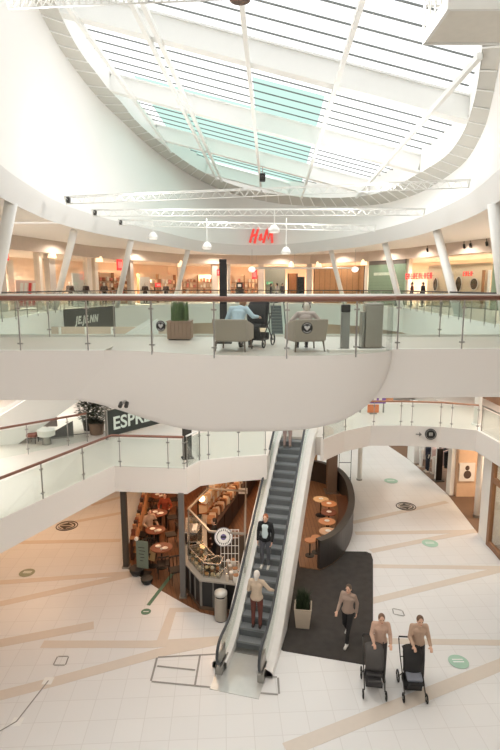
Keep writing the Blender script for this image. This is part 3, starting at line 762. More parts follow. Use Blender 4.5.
# espresso machine, barista
c = P(197, 548, 1.0)
t = thing('coffee_machine', 'dark espresso machine on the left run of the counter', 'coffee machine', (-1.95, 16.9, 1.0), R(-96))
MB().cbox((0, 0, .28), (.75, .48, .36)).build('body', BLACK, t, bevel=.04); MB().cbox((0, 0, .05), (.78, .5, .06)).build('drip_tray', CHROME, t)
MB().cbox((0, -.02, .48), (.7, .44, .03)).build('cup_rail', CHROME, t)
for x in (-.2, .2): MB().tube([(x, -.26, .18), (x, -.38, .16)], .018, 8).build('portafilter', BLACK, t)
for k in range(8):
    tag(MB().lathe([(.03, 0), (.042, .07), (.036, .07), (.001, .01)], (-1.95+.08*(k % 2), 16.65+.06*k, 1.495), 12).build('cup', PLATE, smooth=True), 'upturned pale cup on the espresso machine', 'cup', 'cups on the espresso machine')
person('barista in black standing behind the counter beside the espresso machine', (-1.25, 17.2, .014), R(100), STAND, (34, 30, 30), (40, 36, 36), hair=(40, 28, 22), vox=.016, hands=False)
# back bar with heaped goods
a, b = Vector((-1.30, 18.3, 0)), Vector((.25, 24.6, 0)); d = (b-a).normalized(); rz = math.atan2(d.y, d.x)
t = thing('back_bar', 'long brown back bar heaped with coffee bags behind the cafe counter', 'counter', (a.x, a.y, .014), rz)
LB = (b-a).length
MB().box(0, LB, 0, .7, 0, .88).build('carcass', WOODD, t); MB().box(-.03, LB+.03, -.04, .74, .88, .93).build('worktop', WOODD, t)
for k in range(6): MB().box(.1+k*LB/6, LB/6-.05+k*LB/6, -.02, 0, .1, .82).build('door', mat('bar_door', (58, 38, 28), .5), t)
MB().box(0, LB, .66, .70, .93, 2.0).build('rear_panel', WOODD, t)
for z in (1.3, 1.65): MB().box(0, LB, .36, .66, z, z+.03).build('shelf', WOODO, t)
M = Matrix.Translation((a.x, a.y, .014)) @ Matrix.Rotation(rz, 4, 'Z')
BAGC = [(240, 218, 188), (232, 196, 154), (206, 150, 106), (244, 232, 214), (132, 84, 56), (220, 176, 130)]
bag0 = {}
for k in range(132):
    lay = (0, 1, 0, 2)[k % 4]; x = .12+(LB-.25)*(k//4)/33; y = (.2 if k % 4 else .42, .5, .5)[lay]; z = (.93, 1.33, 1.68)[lay]
    p = M @ Vector((x+random.uniform(-.03, .03), y+random.uniform(-.05, .05), z))
    c = k % 6
    lb = 'small cream, tan or brown coffee bag heaped on the long back bar'
    if c not in bag0:
        w = MB(); w.add([(-.09,-.06,0),(.09,-.06,0),(.09,.06,0),(-.09,.06,0),(-.095,-.055,.15),(.095,-.055,.15),(.095,.055,.15),(-.095,.055,.15),(-.085,-.012,.24),(.085,-.012,.24),(.085,.012,.24),(-.085,.012,.24)],
            [(3,2,1,0),(0,1,5,4),(1,2,6,5),(2,3,7,6),(3,0,4,7),(4,5,9,8),(5,6,10,9),(6,7,11,10),(7,4,8,11),(8,9,10,11)])
        o = tag(w.build('coffee_bag', mat('bag_%d' % c, BAGC[c], .8)), lb, 'bag', 'coffee bags on the back bar'); bag0[c] = o
    else:
        o = bag0[c].copy(); COL.objects.link(o)
    o.location = p; o.rotation_euler = (0, 0, random.uniform(-.6, .6)); s = random.uniform(1.0, 1.65); o.scale = (s, s, min(s, 1.3))
# shelf against the escalator with a white price card
t = thing('goods_shelf', 'tall orange wood shelf full of boxes at the rear of the cafe', 'shelf', (.55, 25.2, .014))
MB().box(-1.1, 1.0, .1, .5, 0, 2.4).build('back_panel', WOODO, t)
for z in (.5, 1.0, 1.5, 2.0): MB().box(-1.1, 1.0, -.25, .1, z, z+.04).build('shelf_board', WOODM, t)
for z in (.54, 1.04, 1.54, 2.04):
    for k in range(8):
        h = .2+.12*random.random()
        tag(MB().box(-.45+k*.255, -.27+k*.255, 25.0, 25.22, .014+z, .014+z+h).build('box', mat('goods_%d' % ((k+int(z*3)) % 6), (0, 0, 0)), bevel=.005), 'cardboard box or tin on the tall shelf at the rear of the cafe', 'box', 'boxes on the tall rear shelf')
c = P(243, 491, 2.1)
t = thing('hanging_sign', 'small white rectangular sign hanging at the rear of the cafe', 'sign', c)
MB().cbox((0, 0, 0), (.34, .03, .22)).build('board', PLATE, t); MB().cbox((0, -.017, .0), (.2, .004, .08)).build('printed_mark', mat('violet_ink', (110, 92, 140), .6), t)
MB().tube([(0, 0, .11), (0, 0, ZB-2.1)], .01, 6).build('rod', STEEL, t)
# frame over the counter and the round sign
fr = mat('frame_metal', (150, 140, 128), .4, .3)
A, B, C, D = (-2.02, 16.1, 2.55), (-1.2, 14.5, 2.55), (-.15, 14.35, 2.55), (-1.5, 17.9, 2.55)
t = thing('overhead_frame', 'slim metal tube frame hung over the cafe counter, carrying the round sign', 'frame', A)
for p, q in ((A, B), (B, C), (A, D), (D, (-.15, 17.6, 2.55)), ((-.15, 17.6, 2.55), C)): MB().beam(p, q, .06, .06).build('rail', fr, t, world=True)
for p in (A, C): MB().beam((p[0], p[1], 1.0), p, .045, .045).build('upright', fr, t, world=True)
MB().beam(D, (D[0], D[1], ZB), .04, .04).build('hanger', fr, t, world=True)
MB().beam((-.15, 17.6, 2.55), (-.15, 17.6, ZB), .04, .04).build('hanger', fr, t, world=True)
c = PY(223.5, 537, 14.36)
t = thing('round_sign', 'round white cafe sign with dark ring lettering above the counter', 'sign', c); t.rotation_euler = (R(-24), 0, 0)
def disc(r, y0, y1, seg=32, r0=0):
    m = MB(); m.lathe([(r0 or .0005, 0), (r, 0), (r, y1-y0), (r0 or .0005, y1-y0), (r0 or .0005, 0)], seg=seg, caps=False)
    for i, v in enumerate(m.v): m.v[i] = Vector((v.x, y0+v.z, v.y))
    return m
disc(.265, -.02, .02).build('plate', PLATE, t); disc(.272, -.025, .025, r0=.25).build('rim', mat('ring_grey', (150, 146, 150), .4), t)
for k in range(22):
    a = 2*math.pi*k/22; MB().cbox((.195*math.sin(a), -.024, .195*math.cos(a)), (.022, .008, .05)).build('ring_letter', BLACK, t).rotation_euler = (0, 0, 0)
disc(.085, -.026, -.02).build('centre_mark', mat('violet_ink', (110, 92, 140), .6), t); MB().cbox((0, -.03, 0), (.17, .006, .05)).build('centre_band', BLACK, t)
# white lattice rack at the right end
c = P(234, 585, 1.0)
t = thing('lattice_rack', 'white wire lattice rack behind the jars at the right of the counter', 'rack', (-.62, 14.95, 1.0))
for k in range(6): MB().tube([(-.28+.11*k, 0, 0), (-.28+.11*k, 0, 1.4)], .010, 6).build('wire', STEELW, t)
for k in range(6): MB().tube([(-.28, 0, .08+.26*k), (.27, 0, .08+.26*k)], .010, 6).build('crossbar', STEELW, t)
for k, (x, y) in enumerate([(-1.7, 17.4), (-1.3, 20), (-.6, 22.2), (-3.4, 18.4), (-3.5, 20.8)]):
    t = thing('pendant_lamp', ['warm globe pendant lamp above the espresso machine', 'warm globe pendant lamp above the front of the back bar', 'warm globe pendant lamp above the rear of the back bar', 'warm globe pendant lamp above the front cafe tables', 'warm globe pendant lamp above the rear cafe tables'][k], 'lamp', (x, y, 2.35))
    MB().ball((0, 0, 0), .11, 16).build('globe', mat('warm_bulb', (255, 200, 140), .4, emit=5), t, smooth=True)
    MB().tube([(0, 0, .11), (0, 0, ZB-2.35)], .008, 6).build('cord', BLACK, t)
# litter bin
c = P(221, 619, 0)
t = thing('litter_bin', 'brushed steel cylindrical litter bin with slanted mouth in front of the counter', 'bin', (c.x, c.y, 0))
SB = mat('bin_steel', (176, 170, 160), .35, .5)
MB().lathe([(.19, .03), (.19, .72), (.17, .74)], seg=26).build('drum', SB, t, smooth=False); MB().lathe([(.18, 0), (.18, .04)], seg=26).build('foot', BLACK, t)
MB().lathe([(.19, .80), (.19, .88), (.12, .93), (.001, .935)], seg=26).build('hood', mat('bin_hood', (214, 212, 206), .35, .4), t, smooth=True)
m = MB(); m.lathe([(.165, .74), (.165, .80)], seg=26); m.build('mouth', BLACK, t)
for a in (70, 200, 320): MB().box(-.015, .015, -.01, .01, .72, .81).build('hood_strut', SB, t).location = (.178*math.cos(R(a)), .178*math.sin(R(a)), 0)

# ------------------------------------------------------------------ round seating island right of the escalator
ISL = [(2.42, 16.72), (2.9, 17.1), (3.35, 17.7), (3.85, 18.75), (4.2, 19.9), (4.42, 21.2), (4.5, 22.6), (4.3, 24.0), (3.6, 25.0), (2.6, 25.5)]
ISL = [tuple(p)[:2] for p in smooth_path([(x, y, 0) for x, y in ISL], 4)]
stru(MB().prism([(1.75, 16.9)]+ISL+[(1.85, 25.5)], 0, .05).build('floor_island', plank_mat('island_planks', (150, 112, 82), (136, 100, 72), (90, 66, 48), rot=R(90))))
t = thing('island_wall', 'curved black waist-high wall round the seating island', 'wall', (2.42, 16.72, 0))
MB().ribbon(ISL, .13, 0, 1.08).build('panel', mat('island_black', (56, 52, 50), .4, var=.2, scale=3), t, world=True)
MB().ribbon(ISL, .22, 1.08, 1.12, o0=-.04).build('cap', DARK, t, world=True)
t = thing('curved_bench', 'curved dark bench inside the black island wall', 'bench', (2.6, 17.3, .05))
inn = [(x, y) for x, y in ISL[6:-13]]
MB().ribbon(inn, .62, .38, .46, o0=.16).build('seat', mat('bench_brown', (96, 62, 42), .5, scale=5), t, world=True); MB().ribbon(inn, .55, .05, .38, o0=.2).build('base', BLACK, t, world=True)
ORG = mat('stool_orange', (206, 142, 96), .45, scale=8, var=.1)
stool0 = None
SL_ = [((310, 541), 'round orange-topped stool nearest the escalator in the island', .62), ((316.5, 538), 'round orange-topped stool just right of the nearest one', .62)]
for (px, lb, h) in SL_:
    c = P(px[0], px[1], h)
    if stool0 is None:
        stool0 = thing('bar_stool', lb, 'stool', (c.x, c.y, .05), 0, 'orange topped stools on the island')
        MB().lathe([(.17, h-.05), (.20, h-.04), (.20, h-.01), (.001, h)], seg=22).build('seat', ORG, stool0); MB().lathe([(.025, .02), (.025, h-.05)], seg=8).build('stem', BLACK, stool0); MB().lathe([(.17, 0), (.17, .02), (.02, .03)]).build('foot', BLACK, stool0)
    else: dup(stool0, (c.x, c.y, .05), 0, lb)
IT = [(328, 531, 'nearest round pale table along the island bench'), (327, 521, 'second round table from the front along the island bench'), (329, 512, 'third round table from the front along the island bench'), (329, 503.5, 'fourth round table from the front along the island bench'), (321, 499, 'round table at the back of the island nearest the dark column')]
for k, (px, py, lb) in enumerate(IT):
    c = P(px, py, .79); t = round_table(lb, c.x, c.y, [mat('table_pale', (216, 172, 134), .4), ORG, TABRED, ORG, mat('table_cream', (222, 186, 140), .4)][k], .33); t.location.z = .05
    tag(MB().lathe([(.05, 0), (.10, .015), (.105, .02), (.05, .008), (.001, .006)], (c.x, c.y, .792), 16).build('plate', PLATE), 'small white plate on a round island table', 'plate', 'plates on the island tables')
post('thick grey-brown column rising from the back of the island', 3.9, 23.7, .05, ZB, .46, mat('column_taupe', (120, 104, 92), .5))
t = thing('wood_screen', 'pale wooden plank screen standing at the back of the island', 'screen', (2.7, 25.65, .0))
for k in range(8): MB().box(-.75+.19*k, -.58+.19*k, -.03, .03, .08, 2.6).build('plank', mat('pale_plank', (196, 158, 120), .5, scale=4, var=.12), t)
MB().box(-.8, .8, -.04, .04, 0, .09).build('foot_rail', DARK, t)
t = thing('wire_stand', 'thin black wire frame stand behind the island', 'stand', (4.75, 24.9, 0))
for x in (-.3, .3): MB().tube([(x, 0, 0), (x, 0, 1.9)], .014, 6).build('upright', BLACK, t)
for z in (.3, 1.1, 1.89): MB().tube([(-.3, 0, z), (.3, 0, z)], .014, 6).build('crossbar', BLACK, t)

# ------------------------------------------------------------------ mat, planter
q = [P(*p, 0) for p in ((297,551),(366,552),(371,554),(373,560),(373,652),(371,661),(365,665),(283,651),(270,640))]
tag(MB().prism([(p.x, p.y) for p in q], .0, .018).build('floor_mat', MATB), 'large dark grey floor mat with rounded corners beside the escalator', 'mat')
def grass(m, n, w, h, lean=.25, r=.012):
    for k in range(n):
        x, y = random.uniform(-w, w), random.uniform(-w, w); a = random.uniform(0, 6.28); l = h*random.uniform(.6, 1); b = lean*l*random.random()
        dx, dy = math.cos(a), math.sin(a); p = Vector((x, y, 0)); q1 = p+Vector((dx*b*.3, dy*b*.3, l*.6)); q2 = p+Vector((dx*b, dy*b, l)); s = Vector((-dy, dx, 0))*r
        m.add([p-s, p+s, q1+s*.8, q1-s*.8, q2], [(0,1,2,3), (3,2,4)])
    return m
c = P(303.5, 630, 0)
t = thing('planter', 'square cream planter with dark grassy plant standing on the floor mat', 'planter', (c.x, c.y+.22, .02), R(-8))
m = MB(); w0, w1, h = .19, .25, .62
for a, b in ((1, 1),):
    m.add([(-w0,-w0,0),(w0,-w0,0),(w0,w0,0),(-w0,w0,0),(-w1,-w1,h),(w1,-w1,h),(w1,w1,h),(-w1,w1,h),(-w1+.03,-w1+.03,h),(w1-.03,-w1+.03,h),(w1-.03,w1-.03,h),(-w1+.03,w1-.03,h),(-w1+.04,-w1+.04,h-.1),(w1-.04,-w1+.04,h-.1),(w1-.04,w1-.04,h-.1),(-w1+.04,w1-.04,h-.1)],
      [(3,2,1,0),(0,1,5,4),(1,2,6,5),(2,3,7,6),(3,0,4,7),(4,5,9,8),(5,6,10,9),(6,7,11,10),(7,4,8,11),(8,9,13,12),(9,10,14,13),(10,11,15,14),(11,8,12,15)])
m.build('pot', mat('planter_cream', (196, 180, 160), .6), t); MB().box(-.2, .2, -.2, .2, h-.14, h-.09).build('soil', mat('soil', (48, 36, 28), .9), t)
o = grass(MB(), 230, .17, .62, .5, .014).build('foliage', LEAFD, t); o.location = (0, 0, h-.1)

# ------------------------------------------------------------------ walkers and pushchairs
def make_stroller(label, loc, rz, cloth, hood, group=None, blanket=None):
    t = thing('pushchair', label, 'pushchair', loc, rz, group); fm = DARK
    cm = mat('pram_%d_%d_%d' % cloth, cloth, .8); hm = mat('pram_%d_%d_%d' % hood, hood, .8)
    m = MB()
    for s in (-1, 1):
        m.tube([(s*.25, -.52, 1.03), (s*.25, -.28, .72), (s*.24, .30, .18)], .014, 8); m.tube([(s*.24, -.02, .47), (s*.26, -.30, .16)], .014, 8)
    m.tube([(-.25, -.28, .72), (.25, -.28, .72)], .012, 6); m.build('frame', fm, t, smooth=True)
    MB().tube([(-.25, -.50, 1.02), (-.24, -.56, 1.06), (.24, -.56, 1.06), (.25, -.50, 1.02)], .02, 8).build('handle', BLACK, t, smooth=True)
    for s in (-1, 1):
        for y, r in ((.33, .10), (-.33, .14)):
            m = MB(); m.tube([(s*.27, y+r*math.cos(2*math.pi*k/20), r+r*math.sin(2*math.pi*k/20)*.93) for k in range(20)], .018, 8, closed=True); wv = m.build('wheel', BLACK, t, smooth=True)
            MB().tube([(s*.245, y, r), (s*.295, y, r)], .03, 10).build('hub', STEEL, wv)
            
    m = MB(); m.cbox((0, -.02, .46), (.38, .40, .07), rx=R(8)); m.cbox((0, -.24, .72), (.38, .07, .54), rx=R(18)); m.cbox((0, .26, .36), (.32, .07, .26), rx=R(-30)); m.build('seat', cm, t, bevel=.02)
    rows = []
    for i in range(7):
        a = R(-20+25*i); rows.append([(x, -.22+.34*math.sin(a)*math.sqrt(max(.2, 1-(x/.30)**2*.5)), .70+.36*math.cos(a)*math.sqrt(max(.2, 1-(x/.30)**2*.6))) for x in [-.22+.44*k/8 for k in range(9)]])
    o = MB().loft(rows).build('hood', hm, t, smooth=True); q = o.modifiers.new('s', 'SOLIDIFY'); q.thickness = .012
    m = MB(); m.box(-.20, .20, -.26, .14, .14, .17).box(-.20, .20, -.26, -.24, .17, .30).box(-.20, .20, .12, .14, .17, .26); m.build('basket', cm, t)
    if blanket:
        MB().cbox((0, .10, .53), (.37, .34, .10), rx=R(-14)).build('blanket', mat('blanket_%d' % blanket[0], blanket, .9), t, bevel=.04)
    return t
make_stroller('dark grey pushchair steered by the left of the two walkers', P(375, 694, 0)+Vector((0, .18, 0)), R(172), (66, 64, 64), (84, 80, 78))
person('walker in peach top pushing the dark grey pushchair, left of the pair', P(378, 676, 0)+Vector((.04, .12, 0)), R(174), PUSH, (206, 172, 152), (70, 66, 66), (50, 46, 44), (120, 90, 72), H=1.72, long=.1)
make_stroller('black pushchair with blue-grey blanket steered by the right of the two walkers', P(414, 697, 0)+Vector((0, .18, 0)), R(176), (32, 31, 32), (40, 38, 38), None, (132, 136, 146))
person('walker in light brown top pushing the black pushchair, right of the pair', P(417, 679, 0)+Vector((0, .12, 0)), R(178), PUSH, (194, 164, 142), (52, 50, 52), (50, 46, 44), (110, 84, 66), H=1.74)
c = P(347, 640, .018)
person('person in taupe top, dark trousers and white shoes striding over the floor mat', c, R(150), WALK, (168, 146, 132), (40, 38, 38), (236, 232, 226), (96, 80, 66), H=1.68)

# ------------------------------------------------------------------ floor marks
def decal(name, label, px, rx, m, cat='floor sticker', extra=None, group=None):
    c = P(px[0], px[1], 0); t = thing(name, label, cat, (c.x, c.y, .010), 0, group)
    MB().lathe([(rx, 0), (rx, .004), (.001, .004)], seg=32).build('disc', m, t)
    return t, c
WHITEV = mat('white_vinyl', (244, 246, 242), .5)
for px, lb, r, m in (((458.5, 662), 'pale green oval floor sticker right of the two pushchairs', .26, GREENL), ((430, 543.5), 'pale green floor sticker before the wood-framed window', .3, GREENL), ((391, 481), 'faint green floor sticker farthest back near the white post', .34, GREENL), ((27, 573), 'grey-green round floor sticker left, in the warm light', .26, mat('grey_green_vinyl', (150, 156, 132), .5))):
    t, c = decal('floor_sticker', lb, px, r, m)
    for k in range(2): MB().box(-r*.55, r*.55, -.03+.09*k, .01+.09*k, .004, .006).build('printed_line', WHITEV, t)
t, c = decal('floor_sticker', 'dark green dot at the near end of the green floor line', (146, 612), .15, GREEN)
MB().box(-.08, .08, -.015, .015, .004, .006).build('printed_line', WHITEV, t)
a, b = P(150, 606, 0), P(176, 572, 0); t = tag(MB().ribbon([(a.x, a.y), (b.x, b.y)], .12, .016, .020).build('floor_line', GREEN), 'dark green line taped across the cafe edge towards the planks', 'floor line')
for px, lb in (((67, 526), 'dark round grating with swirl emblem in the floor at left'), ((406, 506.5), 'dark round grating with swirl emblem in the floor at right')):
    c = P(px[0], px[1], 0); t = thing('floor_emblem', lb, 'floor emblem', (c.x, c.y, .008)); dk = mat('emblem_dark', (74, 66, 60), .5)
    m = MB(); m.tube([(.42*math.cos(2*math.pi*k/32), .42*math.sin(2*math.pi*k/32), 0) for k in range(32)], .022, 6, closed=True); m.build('ring', dk, t)
    m = MB().lathe([(.34, 0), (.34, .004), (.001, .004)], seg=28); m.build('disc', dk, t)
    for s in (-1, 1):
        m = MB(); pts = [(s*(.05+.24*math.sin(math.pi*u)), -.26+.52*u) for u in [k/8 for k in range(9)]]; m.ribbon(pts, .05, .004, .007); m.build('swirl', STRIPE, t)
    m = MB().box(-.26, .26, -.02, .03, .004, .007); m.build('swirl', STRIPE, t)
# ------------------------------------------------------------------ ground floor right: shops
def wallpiece(x0, x1, y0, y1, z0, z1, m): return trim(MB().box(x0, x1, y0, y1, z0, z1), m)
def plane_seg(pts, z0, z1, m, off=.3): return trim(MB().ribbon(pts, off, z0, z1), m)
FL2 = mat('shop_floor_brown', (122, 96, 76), .5, scale=4, var=.1)
stru(MB().prism([(8.3, 33), (9.12, 28.5), (9.42, 23.5), (9.12, 19.3), (9.02, 17.5), (9.3, 8), (15.5, 8), (15.5, 38), (8.2, 38)], 0, .012).build('floor_shops', FL2))
trim(MB().box(15.2, 15.5, 8, 38, 0, ZB), mat('shop_wood_back', (206, 164, 124), .6, scale=2, var=.1))
# floor strip marking the white floor edge is the slab itself; walls between the openings
plane_seg([(9.10, 28.9), (9.16, 27.9)], .012, ZB, WHITE)
plane_seg([(9.42, 23.75), (9.44, 23.35)], .012, ZB, WHITE, .2)
plane_seg([(9.12, 19.45), (9.04, 18.55)], .012, ZB, WHITE, .5)
trim(MB().box(9.7, 15.2, 23.2, 23.5, 0, ZB), mat('peach_wall', (226, 192, 160), .6))
trim(MB().box(9.6, 15.2, 18.6, 18.9, 0, ZB), WHITE)
trim(MB().box(9.1, 15.2, 28.6, 28.9, 0, ZB), WHITE)
trim(MB().box(8.4, 9.0, 32.0, 32.2, 0, ZB), mat('brown_panel', (150, 104, 72), .5))
trim(MB().box(8.4, 15.2, 36.8, 37, 0, ZB), WHITE)
# dark lining of the clothes shop
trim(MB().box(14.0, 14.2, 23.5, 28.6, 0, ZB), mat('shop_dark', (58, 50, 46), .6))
def rack(label, x, y, rz, cols, n=9):
    t = thing('clothes_rack', label, 'clothes rack', (x, y, .012), rz)
    MB().tube([(-.6, 0, 1.5), (.6, 0, 1.5)], .016, 8).build('rail', CHROME, t)
    for s in (-.6, .6): MB().tube([(s, 0, 0), (s, 0, 1.5)], .016, 8).build('upright', CHROME, t); MB().tube([(s, -.25, .02), (s, .25, .02)], .018, 8).build('foot', CHROME, t)
    M = Matrix.Translation((x, y, .012)) @ Matrix.Rotation(rz, 4, 'Z')
    for k in range(n):
        c = cols[k % len(cols)]; m = MB(); w, h = .22, .75+.15*random.random()
        m.add([(-.02,-.05,1.46),(.02,-.05,1.46),(.02,.05,1.46),(-.02,.05,1.46),(-.035,-w,1.38),(.035,-w,1.38),(.035,w,1.38),(-.035,w,1.38),(-.045,-w*.85,1.46-h),(.045,-w*.85,1.46-h),(.045,w*.85,1.46-h),(-.045,w*.85,1.46-h)],
              [(0,1,2,3),(0,4,5,1),(1,5,6,2),(2,6,7,3),(3,7,4,0),(4,8,9,5),(5,9,10,6),(6,10,11,7),(7,11,8,4),(11,10,9,8)])
        o = m.build('hanging_garment', mat('garment_%d_%d_%d' % c, c, .9)); o.location = M @ Vector((-.5+1.0*k/(n-1), 0, 0)); o.rotation_euler = (0, 0, rz)
        tag(o, 'garment hanging on '+label, 'garment', 'garments on '+label)
rack('the pale clothes rack at the left of the shop opening', 9.95, 27.7, R(75), [(226, 222, 216), (206, 200, 194), (236, 232, 228)])
rack('the black clothes rack in the middle of the shop opening', 10.2, 26.0, R(85), [(40, 38, 42), (70, 66, 70), (206, 176, 168), (30, 30, 32)])
rack('the mixed clothes rack deep in the dark shop', 10.6, 24.7, R(80), [(206, 160, 150), (60, 40, 44), (150, 60, 64), (230, 222, 216)])
def mannequin(label, x, y, z, rz, top, bottom, group=None, skin=(226, 216, 204)):
    t = thing('mannequin', label, 'mannequin', (x, y, z), rz, group); b = MB(); sk = mat('mannequin_%d' % skin[0], skin, .4)
    b.ball((0, .02, 1.60), (.075, .09, .11), 12); b.capsule((0, 0, 1.42), (0, .01, 1.55), .05, .045)
    for s in (-1, 1): b.capsule((s*.19, 0, 1.39), (s*.25, 0, 1.12), .045, .037); b.capsule((s*.25, 0, 1.12), (s*.24, .06, .84), .036, .028); b.capsule((s*.09, 0, .85), (s*.10, 0, .1), .075, .04); b.capsule((s*.10, 0, .05), (s*.10, .13, .035), .04, .03)
    remeshed(b, 'figure', sk, t, .02, 2)
    c = MB(); c.capsule((-.10, 0, 1.36), (.10, 0, 1.36), .10, .10); c.capsule((0, 0, 1.3), (0, 0, .98), .15, .14)
    for s in (-1, 1): c.capsule((s*.19, 0, 1.39), (s*.25, 0, 1.08), .065, .055)
    remeshed(c, 'top', mat('garment_%d_%d_%d' % top, top, .9), t, .022, 2)
    c = MB(); c.capsule((-.06, 0, .93), (.06, 0, .93), .13, .13)
    for s in (-1, 1): c.capsule((s*.09, 0, .85), (s*.10, 0, .14), .095, .065)
    remeshed(c, 'trousers', mat('garment_%d_%d_%d' % bottom, bottom, .9), t, .022, 2)
    MB().lathe([(.2, 0), (.2, .02), (.001, .025)], seg=18).build('base', CHROME, t)
    return t
mannequin('mannequin in navy standing at the mouth of the dark clothes shop', *P(427,472,0)[:2], .012, R(90), (44, 48, 62), (40, 42, 52))
mannequin('mannequin in pale pink standing right of the navy one', *P(433.5,474,0)[:2], .012, R(90), (214, 182, 176), (226, 218, 212))
mannequin('mannequin in white standing by the left white pillar of the shop', *P(420.5,467,0)[:2], .012, R(90), (232, 230, 226), (222, 220, 216))
t = thing('info_pillar', 'slim black upright panel in the mouth of the clothes shop', 'panel', tuple(P(438,481,0)[:2])+(.012,), R(10))
MB().cbox((0, 0, .85), (.34, .1, 1.7)).build('panel', BLACK, t, bevel=.01); MB().cbox((0, 0, .02), (.5, .4, .04)).build('foot', DARK, t); MB().cbox((-.175, 0, .85), (.012, .11, 1.7)).build('edge_strip', CHROME, t)
# peach shop: poster, stand, chair
t = thing('poster', 'framed cream poster with a dark figure on the peach shop wall', 'poster', (10.1, 23.15, 1.25))
MB().box(-.36, .36, -.04, 0, -.45, .45).build('frame', PLATE, t); m = MB(); m.ball((0, -.045, .2), (.10, .01, .12)); m.ball((.02, -.045, -.12), (.18, .01, .20)); m.build('dark_figure', mat('figure_ink', (90, 70, 60), .7), t)
t = thing('cabinet', 'low peach cabinet below the poster in the peach shop', 'cabinet', (11.6, 22.6, .012))
MB().box(-.7, .7, -.3, .3, .08, .9).build('body', mat('cabinet_peach', (206, 168, 136), .5), t)
for x in (-.34, .34): q = MB().box(x-.31, x+.31, -.325, -.3, .12, .86).build('door', mat('cabinet_door', (214, 178, 146), .5), t); MB().box(x-.02, x+.02, -.35, -.325, .5, .6).build('knob', CHROME, q)
MB().box(-.68, .68, -.26, .26, 0, .08).build('plinth', DARK, t)
t = make_chair('small dark chair inside the peach shop', (10.2, 21.4, .012), R(70)); 
t = thing('display_table', 'wooden display table in front of the peach shop back wall', 'table', (12.2, 21.2, .012))
MB().box(-.8, .8, -.45, .45, .72, .78).build('tabletop', WOODM, t)
for x in (-.72, .72):
    for y in (-.38, .38): MB().box(x-.03, x+.03, y-.03, y+.03, 0, .72).build('leg', WOODM, t)
for k, lb in enumerate(('folded cream jumper stack', 'folded brown jumper stack', 'folded grey jumper stack')):
    c = [(230, 216, 196), (140, 92, 66), (150, 146, 142)][k]; tag(MB().box(11.6+.45*k, 11.95+.45*k, 21.0, 21.35, .792, .95).build('jumper_stack', mat('garment_%d_%d_%d' % c, c, .9), bevel=.02), lb+' on the wooden display table', 'clothes')
t = thing('round_column', 'stout round white column right of the peach shop', 'column', tuple(P(476.5,517,0)[:2])+(.012,))
MB().lathe([(.13, 0), (.13, ZB-.01)], seg=28).build('shaft', WHITE, t, smooth=True); MB().lathe([(.16, 0), (.16, .1), (.135, .11)], seg=28).build('base_ring', STEEL, t)
t = thing('round_column', 'slim white column under the right gallery front, far back', 'column', (5.6, 25.4, 0))
MB().lathe([(.11, 0), (.11, ZB)], seg=20).build('shaft', WHITE, t, smooth=True); MB().lathe([(.15, 0), (.15, .06), (.115, .07)], seg=20).build('base_ring', STEEL, t)
# wood-framed shop window at the right edge
m = MB(); X = 9.05
for y in (18.5, 17.3, 16.1): m.box(X-.02, X+.12, y-.09, y+.09, .012, ZB)
for z in (.012, 2.55, ZB-.2): m.box(X-.01, X+.11, 16.1, 18.5, z, z+.2)
stru(m.build('window_2', mat('window_wood', (146, 106, 76), .5, scale=6, var=.12)))
stru(MB().box(X+.04, X+.055, 16.1, 18.5, .2, ZB-.2).build('window_3', GLASSD))
mannequin('mannequin in cream behind the wood-framed window', 9.75, 17.7, .012, R(90), (232, 214, 186), (206, 190, 166))
trim(MB().box(11.5, 11.7, 8, 18.6, 0, ZB), mat('window_back', (226, 200, 160), .6))
plane_seg([(9.05, 16.0), (9.35, 8)], .012, ZB, WHITE)
# gallery sign: round black sign and arrow on the right fascia
fx = lambda px, py: None
def on_front(a, b, px, py):              # point on the upright plane through a-b
    d = ray(px, py); n = Vector((-(b[1]-a[1]), b[0]-a[0])); t_ = (n.x*a[0]+n.y*a[1])/(n.x*d[0]+n.y*d[1])
    return Vector((d[0]*t_, d[1]*t_, EZ+d[2]*t_)), math.atan2(b[1]-a[1], b[0]-a[0])
c, a = on_front((6, 20.07), (7.5, 19.87), 430.5, 434)
t = thing('round_sign', 'round black sign with pale square emblem on the right gallery front', 'sign', c, a)
o = disc(.22, -.06, -.01).build('disc', BLACK, t)
MB().cbox((0, -.064, .01), (.13, .01, .13)).build('emblem', mat('pale_emblem', (200, 196, 188), .5), t, bevel=.02)
for k in range(3): MB().cbox((0, -.072, .05-.04*k), (.08, .006, .016)).build('emblem_bar', BLACK, t)
disc(.19, -.064, -.06, r0=.178).build('ring', mat('pale_emblem', (0, 0, 0)), t)
c, a = on_front((6, 20.07), (7.5, 19.87), 418.5, 434)
t = thing('arrow_sign', 'small grey arrow sign pointing right, left of the round black sign', 'sign', c, a)
g = mat('arrow_grey', (130, 128, 124), .6); MB().cbox((-.03, -.04, 0), (.16, .02, .03)).build('shaft', g, t)
m = MB(); m.add([(.02,-.03,.09),(.12,-.03,0),(.02,-.03,-.09),(.02,-.05,.09),(.12,-.05,0),(.02,-.05,-.09)], [(0,1,2),(5,4,3),(0,3,4,1),(1,4,5,2),(2,5,3,0)]); m.build('head', g, t)

